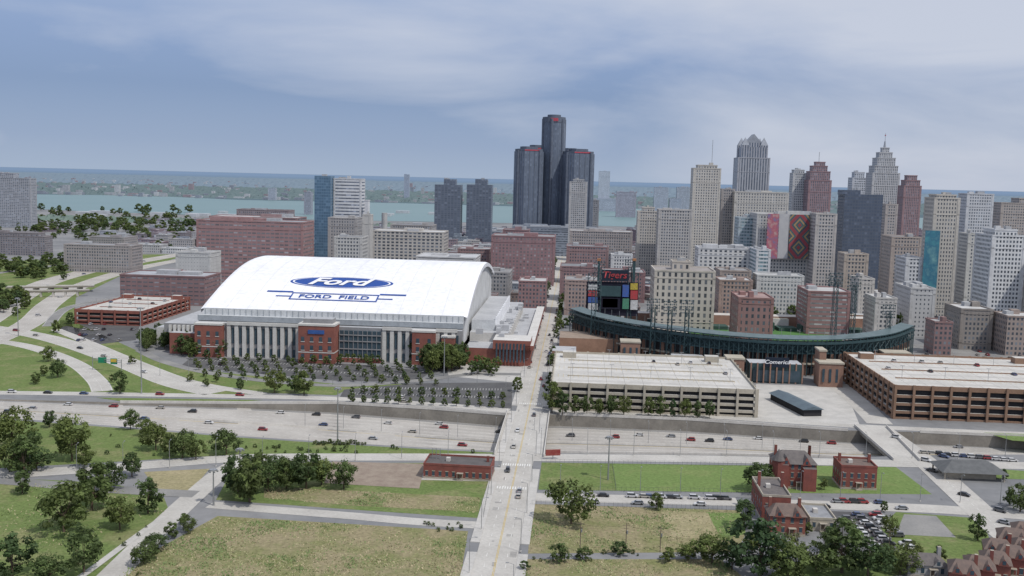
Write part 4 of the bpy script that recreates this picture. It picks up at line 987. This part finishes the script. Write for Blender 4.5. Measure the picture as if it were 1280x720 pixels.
# ------------------------------------------------------------ cars
def carmesh(c,suv=False):
    m_=MB(); key="car_paint%s"%(c,)
    if key not in _m:
        mt,N_,LK_,b_=newmat("car_paint"); b_.inputs["Base Color"].default_value=(*c,1); b_.inputs["Roughness"].default_value=.3; b_.inputs["Coat Weight"].default_value=.5; _m[key]=mt
    b=_m[key]; tire=mat("tyre",(.02,.02,.02)); gls=mat("car_glass",(.02,.025,.03),None,.5,.1,spec=.5)
    l=2.3; rf=1.75 if suv else 1.45; hb=1.05 if suv else .92
    prof=[(-l,.3),(l,.3),(l,.62),(l-.15,hb-.18),(l-1.1,hb),(-l+.5,hb),(-l+.05,hb-.1),(-l,.6)]
    W_=.9; n=len(prof)
    m_.face([(x,-W_,z) for x,z in prof],b); m_.face([(x,W_,z) for x,z in reversed(prof)],b)
    for i in range(n):
        (x0,z0),(x1,z1)=prof[i],prof[(i+1)%n]; m_.face([(x0,-W_,z0),(x0,W_,z0),(x1,W_,z1),(x1,-W_,z1)],b)
    lo_=[(-l+.35,hb),(l-1.0,hb)]; up_=[(-l+(.55 if suv else 1.0),rf),(l-1.75,rf)]
    y0,y1=.86,.68
    for s_1 in (-1,1): m_.face([(lo_[0][0],s_1*y0,hb),(lo_[1][0],s_1*y0,hb),(up_[1][0],s_1*y1,rf-.06),(up_[0][0],s_1*y1,rf-.06)],gls)
    m_.face([(lo_[0][0],-y0,hb),(lo_[0][0],y0,hb),(up_[0][0],y1,rf-.06),(up_[0][0],-y1,rf-.06)],gls); m_.face([(lo_[1][0],-y0,hb),(lo_[1][0],y0,hb),(up_[1][0],y1,rf-.06),(up_[1][0],-y1,rf-.06)],gls)
    m_.box(((up_[0][0]+up_[1][0])/2,0),up_[1][0]-up_[0][0]+.1,2*y1+.06,rf-.07,rf,b,rot=0)
    for x in (-1.4,1.4):
        for y in (-.88,.88):
            for k in range(10):
                a=2*math.pi*k/10;a2=2*math.pi*(k+1)/10; s_1=.06 if y>0 else -.06
                m_.face([(x,y+s_1,.33),(x+.33*math.cos(a),y+s_1,.33+.33*math.sin(a)),(x+.33*math.cos(a2),y+s_1,.33+.33*math.sin(a2))],tire)
                m_.face([(x+.33*math.cos(a),y-s_1,.33+.33*math.sin(a)),(x+.33*math.cos(a),y+s_1,.33+.33*math.sin(a)),(x+.33*math.cos(a2),y+s_1,.33+.33*math.sin(a2)),(x+.33*math.cos(a2),y-s_1,.33+.33*math.sin(a2))],tire)
    for y in (-.65,.65): m_.box((l,y),.06,.35,.6,.75,paint,rot=0); m_.box((-l,y),.06,.35,.65,.8,s_r,rot=0)
    return m_.mesh("car")
CC=[(.6,.6,.6),(.03,.03,.035),(.30,.31,.33),(.28,.03,.035),(.05,.08,.18),(.12,.12,.13),(.4,.38,.34),(.6,.6,.6)]
cars=[carmesh(c,i%2==1) for i,c in enumerate(CC)]+[carmesh((.02,.02,.025)),carmesh((.5,.5,.52),True)]
def fcar(px,py,ci=None):
    best=None
    for k in range(60):
        t=k/60; q=fway(px,t); pr=proj(q); d_=abs(pr[1]-py)
        if best is None or d_<best[0]: best=(d_,t)
    t=best[1]; lanes=[.12,.22,.315,.41,.59,.685,.78,.88]; t=min(lanes,key=lambda v:abs(v-t)); q=fway(px,t); q2=fway(px+6,t); a=math.atan2(q2.y-q.y,q2.x-q.x)
    put(cars[ci] if ci is not None else R.choice(cars),"car",q+Vector((0,0,.05)),a+(math.pi if t>.5 else 0))
for a in ((714,546,5),(770,548,3),(800,547,0),(865,551,3),(889,551,1),(912,549,4),(1041,553,3),(1007,553,1),(40,512,2),(85,505,0),(142,507,3),(350,518,0),(403,532,4),(327,538,3),(485,530,0),(555,537,3),(578,556,3),(549,533,0),(395,521,1),(465,548,2),(240,515,1),(260,530,0),(200,508,6),(950,549,0),(1200,556,2),(625,540,1),(445,524,5),(180,523,4),(10,516,1),(515,543,6),(840,545,2)): fcar(*a)
def pcar(px,py,ang,name="parked_car",z=.12,ci=None): put(cars[ci] if ci is not None else R.choice(cars),name,P(px,py)+Vector((0,0,z)),ang)
sa=G
for px in (737,754,790,805,812,826,838,846,868,888,897,907,1047,1055,1068,1078,1100):
    pcar(px,618.2+(px-655)*.026,sa)
for px in (742,797,875,1000,1030,1127): pcar(px,627.5+(px-655)*.02,sa+math.pi)
for r_ in range(3):
    for i in range(9): 
        if R.random()<.8: 
            px=1050+r_*22+i*5.5+R.uniform(-.5,.5); py=645+i*5.2; pcar(px,py,sa+(0 if r_%2 else math.pi)+R.uniform(-.04,.04))
for i in range(5): pcar(1035+i*2,650+i*8,sa)
for a in ((643,590,1),(690,617,2),(668,623,6),(655,540,0),(663,520,5),(672,475,3),(681,440,0),(690,420,1),(642,560,6)):
    p=P(a[0],a[1]); t=(p-GP).dot(UV_); o=(p-GP).dot(VV); o=3.2 if o>0 else -3.2; q=along(t,o,.2); put(cars[a[2]],"car",q,math.atan2(UV_.y,UV_.x)+(math.pi if o<0 else 0))
for i in range(46):
    t=R.uniform(270,1000); o=R.choice((-5.6,5.6)); q=along(t,o,.2); put(R.choice(cars),"parked_car",q,math.atan2(UV_.y,UV_.x))
for a in ((1180,572),(1165,590),(1250,640),(1205,620),(1255,655),(1120,548),(1157,577)): pcar(a[0],a[1],-.75,"car",.2)
for i in range(12): pcar(1155+i*10,567+i*.9,G,"parked_car",.15)
for i in range(18):
    lp,w,z,dp=R.choice((g1,g2,g3)); u=-w/2+4.35+2.7*R.randint(0,int(w/2.7)-5); v=R.choice((-.25,0,.25))*dp+R.choice((-2.9,2.9)); p=lp(u,v); put(R.choice(cars),"parked_car",(p[0],p[1],z+.05),G+math.pi/2)
for i in range(80):
    k=R.choice(((1150,440,1290,458,4),(80,406,168,426,3),(250,450,430,462,6),(450,488,630,505,7)))
    if R.random()<(.25 if k[4]>=6 else 1): pcar(R.uniform(k[0],k[2]),k[1]+R.randint(0,k[4])*(k[3]-k[1])/k[4],G+math.pi/2)
for (x,y,w,d) in lots:
    if y>1500: continue
    for k in range(int(w*d/110)):
        if R.random()<.6: put(R.choice(cars),"parked_car",(x-w/2+2.8*R.randint(1,max(2,int(w/2.8)-1)),y+R.choice((-.25,.05,.35))*d,.15),G+math.pi/2)
for px,py,a in ((60,358,.6),(30,372,.9),(120,338,.4),(150,333,.4),(85,345,.5),(20,414,-.2),(100,436,-.4),(180,466,-.6),(48,395,.9),(75,372,.8),(45,420,-.3),(130,446,-.4),(105,343,.4),(180,327,.3),(15,491,0),(60,492,0),(105,493,0),(200,494,0),(300,495,0),(505,503,-.1)): pcar(px,py,a,"car",.15)
# ------------------------------------------------------------ houses etc.
slate=mat("slate_roof",(.12,.11,.11),(.16,.145,.14),.6); shing=mat("brown_shingle",(.19,.14,.12),(.14,.11,.10),.6); stone=mat("sandstone_trim",(.42,.38,.32),None,.4)
def house(name,px,py,w,d,h,roofh=4,rm_=slate,br=red,gable=True,turret=False,rot=None,ch=2,wing=False):
    rot=G if rot is None else rot; p=P(px,py); cx,cy=p.x,p.y+d/2; E=empty(name); 
    def lp(u,v,z=0): return Vector((cx+u*math.cos(rot)-v*math.sin(rot),cy+u*math.sin(rot)+v*math.cos(rot),z))
    m_=MB()
    def bx(u0,u1,v0,v1,z0,z1,mt,top=None): m_.prism([lp(u0,v0)[:2],lp(u1,v0)[:2],lp(u1,v1)[:2],lp(u0,v1)[:2]],z0,z1,mt,top)
    bx(-w/2,w/2,-d/2,d/2,0,h,br)
    bx(-w/2-.15,w/2+.15,-d/2-.15,d/2+.15,0,.8,stone)
    if wing: bx(w/2-w*.35,w/2-.5,-d/2-3,-d/2,0,h-1,br,rm_); bx(-w/2+.5,-w/2+w*.3,-d/2-2,-d/2,0,h,br,rm_)
    m_.obj("walls",parent=E); m_=MB()
    o=.5
    if gable:
        A=[lp(-w/2-o,-d/2-o,h),lp(w/2+o,-d/2-o,h),lp(w/2+o,d/2+o,h),lp(-w/2-o,d/2+o,h)]; e0=lp(-w*.28,0,h+roofh);e1=lp(w*.28,0,h+roofh)
        m_.face([A[0],A[1],e1,e0],rm_);m_.face([A[2],A[3],e0,e1],rm_);m_.face([A[1],A[2],e1],rm_);m_.face([A[3],A[0],e0],rm_); m_.face(A[::-1],stone)
        for u in (-w*.25,w*.25):
            a=lp(u-1.7,-d/2-.6,h-.3);b=lp(u+1.7,-d/2-.6,h-.3);c=lp(u,-d/2-.6,h+roofh*.75);c2=lp(u,-1,h+roofh*.75);a2=lp(u-1.7,-1,h+.3);b2=lp(u+1.7,-1,h+.3)
            m_.face([a,b,c],br);m_.face([b,b2,c2,c],rm_);m_.face([a2,a,c,c2],rm_)
            q=[lp(u-.5,-d/2-.65,h+.2),lp(u+.5,-d/2-.65,h+.2),lp(u+.5,-d/2-.65,h+1.4),lp(u-.5,-d/2-.65,h+1.4)]; m_.face(q,gl)
    else:
        bx(-w/2+.3,w/2-.3,-d/2+.3,d/2-.3,h,h+.1,rm_)
        for u0,u1,v0,v1 in ((-w/2-.1,w/2+.1,-d/2-.1,-d/2+.3),(-w/2-.1,w/2+.1,d/2-.3,d/2+.1),(-w/2-.1,-w/2+.3,-d/2+.3,d/2-.3),(w/2-.3,w/2+.1,-d/2+.3,d/2-.3)): bx(u0,u1,v0,v1,h,h+.8,stone if rm_ is slate else br)
        bx(-w*.2,-w*.2+1.6,-1,1,h,h+1.5,conw)
    m_.obj("roof",parent=E)
    if ch:
        m_=MB()
        for k in range(ch):
            u=(-1)**k*w*.42; bx(u-.5,u+.5,1,2.1,h-1,h+roofh+1.6,br,stone)
        m_.obj("chimneys",parent=E)
    m_=MB(); n=max(2,int(w/2.6)); z=1.3
    while z<h-1.5:
        for k in range(n):
            u=-w/2+(k+.5)*w/n
            if z<2 and k==n//2: bx(u-.6,u+.6,-d/2-.08,-d/2,.4,2.7,wood); bx(u-1.3,u+1.3,-d/2-1.6,-d/2,2.9,3.1,stone); bx(u-1.2,u-1,-d/2-1.5,-d/2-1.3,.2,2.9,stone); bx(u+1,u+1.2,-d/2-1.5,-d/2-1.3,.2,2.9,stone); bx(u-1.2,u+1.2,-d/2-1.6,-d/2,0,.35,stone); continue
            bx(u-.5,u+.5,-d/2-.06,-d/2,z,z+1.8,gl); bx(u-.65,u+.65,-d/2-.14,-d/2,z-.18,z,stone); bx(u-.65,u+.65,-d/2-.14,-d/2,z+1.8,z+2.05,stone)
        nd=max(2,int(d/3.2))
        for k in range(nd):
            v=-d/2+(k+.5)*d/nd
            for s_1 in (-1,1): u=s_1*w/2; a,b=sorted((u,u+s_1*.06)); bx(a,b,v-.5,v+.5,z,z+1.8,gl)
        z+=3.4
    if turret:
        q=lp(-w/2+1,-d/2); m_.cyl(q.x,q.y,2.2,0,h+1.5,br,n=10); m_.cyl(q.x,q.y,2.6,h+1.5,h+6,rm_,n=10,r2=.05)
    m_.obj("windows_and_door",parent=E)
rb2=mat("dark_red_brick",(.25,.085,.07),(.19,.07,.06),.3)
house("brick_mansion",995,611,16,13,10,4,slate,rb2,True,True,ch=3,wing=True)
house("brick_mansion",1074,612,14,13,9,2,shing,rb2,False,ch=2)
house("brick_house",972,652,10,22,9,4,slate,rb2,False,ch=2); house("brick_house",985,670,12,10,7,3,shing,red,True,ch=2)
for k,(x,y,w,d,h) in enumerate(((1212,742,8,10,6),(1232,736,8,10,6),(1252,730,8,10,6.2),(1272,722,8,10,6.2),(1290,712,8,10,6),(1274,698,9,10,6),(1292,690,9,10,6),(1254,712,8,9,6))): house("brick_rowhouse",x,y,w,d,h,2.6,shing,(red,rb2)[k%2],rot=G-.3,ch=1)
house("small_house",1160,722,12,8,4,2.5,slate,mat("grey_siding",(.4,.4,.4)),ch=1)
house("garage_outbuilding",1030,664,9,16,4,2.5,mat("grey_roof",(.3,.31,.33),None,.4),gb,False,ch=0)
house("low_brick_building",573,600,27,14,5.5,1,mat("tar_roof",(.13,.12,.12),None,.3),rb2,False,ch=1,rot=G-.03)
m_=MB(); p=P(540,590)
for k in range(3): m_.bar((p.x+k*1.6,p.y,0),(p.x+k*1.6,p.y,10),.18,steel)
m_.bar((p.x,p.y,9.8),(p.x+3.2,p.y,9.8),.12,steel); m_.bar((p.x,p.y,7),(p.x+3.2,p.y,7),.12,steel); m_.obj("sign_frame")
m_=MB(); p=P(1222,603); r_=m_.rect((p.x,p.y+9),27,17,G)
for q in m_.rect((p.x,p.y+9),24,14,G): m_.bar((*q,0),(*q,3.6),.35,stone)
m_.box((p.x,p.y+10),20,10,0,3.39,gb)
a,b,c,d=[Vector((*q,3.4)) for q in r_]; e0=Vector((p.x-7,p.y+9,7));e1=Vector((p.x+7,p.y+9,7)); sl=mat("charcoal_shingle",(.11,.115,.12),(.14,.145,.15),.5)
m_.face([a,b,e1,e0],sl);m_.face([c,d,e0,e1],sl);m_.face([b,c,e1],sl);m_.face([d,a,e0],sl); m_.face([d,c,b,a],conw); m_.obj("pavilion")
m_=MB(); p=P(1003,517); bl_=mat("blue_metal_roof",(.12,.16,.19),(.10,.13,.16),.3); r_=m_.rect((p.x,p.y+14),10,40,G+.25)
m_.prism(r_,0,3.59,dark,bl_); r2_=m_.rect((p.x,p.y+14),12,42,G+.25); a,b,c,d=[Vector((*q,3.6)) for q in r2_]; e0=(a+b)/2+Vector((0,0,1.8));e1=(c+d)/2+Vector((0,0,1.8))
m_.face([a,b,e0],bl_);m_.face([c,d,e1],bl_);m_.face([b,c,e1,e0],bl_);m_.face([d,a,e0,e1],bl_); m_.obj("ticket_pavilion")
# ------------------------------------------------------------ poles, lamps, signs
def lampmesh(h,arm=2.2,mt=steel):
    m_=MB(); m_.bar((0,0,0),(0,0,h),.13,mt,6,.08); m_.bar((0,0,h-.1),(arm*.7,0,h+.35),.06,mt); m_.box((arm*.85,0),.9,.35,h+.25,h+.42,mt,rot=0); m_.box((0,0),.5,.5,0,.5,conw,rot=0); return m_.mesh("street_lamp")
lm10=lampmesh(11); 
for t in range(-40,900,38):
    for s_1 in (-1,1): q=along(t+(19 if s_1>0 else 0),s_1*7.3,.2); put(lm10,"street_lamp",q,math.pi*(s_1>0)+G)
for px in range(-20,1300,58): put(lm10,"street_lamp",P(px,568+abs(px-640)*.01+ (0 if px>640 else (640-px)*.03)+.0),math.pi/2)
for px in range(380,1050,48): put(lm10,"street_lamp",fway(px,.5),math.pi/2)
for px in range(700,1300,50): put(lm10,"street_lamp",P(px,614+(px-655)*.026),-math.pi/2)
for px in range(200,640,36): put(lm10,"street_lamp",P(px,470+(px-200)*.06),.3)
def hmast(px,yb_,yt_):
    p=P(px,yb_); h=ztop(p.x,p.y,yt_); m_=MB(); m_.bar(p,(p.x,p.y,h),.38,steel,8,.18)
    m_.cyl(p.x,p.y,1.3,h-.6,h-.2,steel,n=12)
    for k in range(6): a=k*math.pi/3; m_.cyl(p.x+1.5*math.cos(a),p.y+1.5*math.sin(a),.35,h-1.1,h-.5,steel,n=8)
    m_.obj("high_mast_light")
for a in ((177,492,384),(422,553,484),(267,632,586),(1233,505,468),(760,600,545),(23,420,372),(555,470,420),(300,600,560)): hmast(*a)
def upole(px,yb_,hp):
    p=P(px,yb_); h=hp/ppm(px,yb_); m_=MB(); m_.bar(p,(p.x,p.y,h),.17,wood,6,.11); m_.bar((p.x-1.2,p.y,h-.8),(p.x+1.2,p.y,h-.8),.09,wood); m_.bar((p.x-.9,p.y,h-2),(p.x+.9,p.y,h-2),.08,wood)
    m_.cyl(p.x+.3,p.y-.2,.25,h-3.6,h-2.6,steel,n=8); m_.obj("utility_pole"); return Vector((p.x,p.y,h-.8))
us=[upole(725,690,40),upole(782,690,38),upole(825,690,34),upole(995,705,44),upole(1110,700,40)]
m_=MB(); wr=mat("wire",(.03,.03,.03))
for a,b in zip(us,us[1:]):
    for k in range(8):
        f=lambda t:a.lerp(b,t)-Vector((0,0,4*t*(1-t)*.8)); m_.bar(f(k/8),f((k+1)/8),.02,wr,3)
m_.obj("overhead_wire",(0,0,0))
m_=MB(); p=P(691,574); h=ztop(p.x,p.y,562); m_.bar(p,(p.x,p.y,h-2),.3,steel); m_.box((p.x,p.y),6.5,.5,h-2.6,h,mat("billboard_face",(.25,.04,.04),(.3,.1,.08),.6),rot=.2); m_.obj("billboard")
sg=mat("green_sign",(.02,.22,.12),(.02,.2,.11),.5); m_=MB(); a=P(116,462);b=P(152,466); h=7
for q in (a,b): m_.bar(q,q+Vector((0,0,h+1)),.25,steel)
m_.bar(a+Vector((0,0,h)),b+Vector((0,0,h)),.2,steel);m_.bar(a+Vector((0,0,h-1)),b+Vector((0,0,h-1)),.2,steel)
q=a.lerp(b,.35); m_.box((q.x,q.y-.4),5,.2,h-2.2,h+1.2,sg,rot=0); q=a.lerp(b,.75); m_.box((q.x,q.y-.4),4,.2,h-2.2,h+1.2,sg,rot=0); m_.box((q.x,q.y-.55),3.6,.1,h-1,h+.8,yellow,rot=0); m_.obj("guide_sign_gantry")
def fence(px0,px1,n,h=1.8):
    a=P(*px0);b=P(*px1); m_=MB(); st_=mat("fence_metal",(.12,.13,.13))
    for k in range(n+1): q=a.lerp(b,k/n); m_.bar(q,q+Vector((0,0,h)),.04,st_)
    m_.bar(a+Vector((0,0,h)),b+Vector((0,0,h)),.03,st_); m_.bar(a+Vector((0,0,.3)),b+Vector((0,0,.3)),.03,st_); m_.obj("chain_fence")
fence((677,579),(960,583),50);fence((673,613),(960,617),50);fence((665,631),(925,638),46);fence((616,580),(604,648),24);fence((765,580),(770,613),14)
print("objects",len(bpy.data.objects))
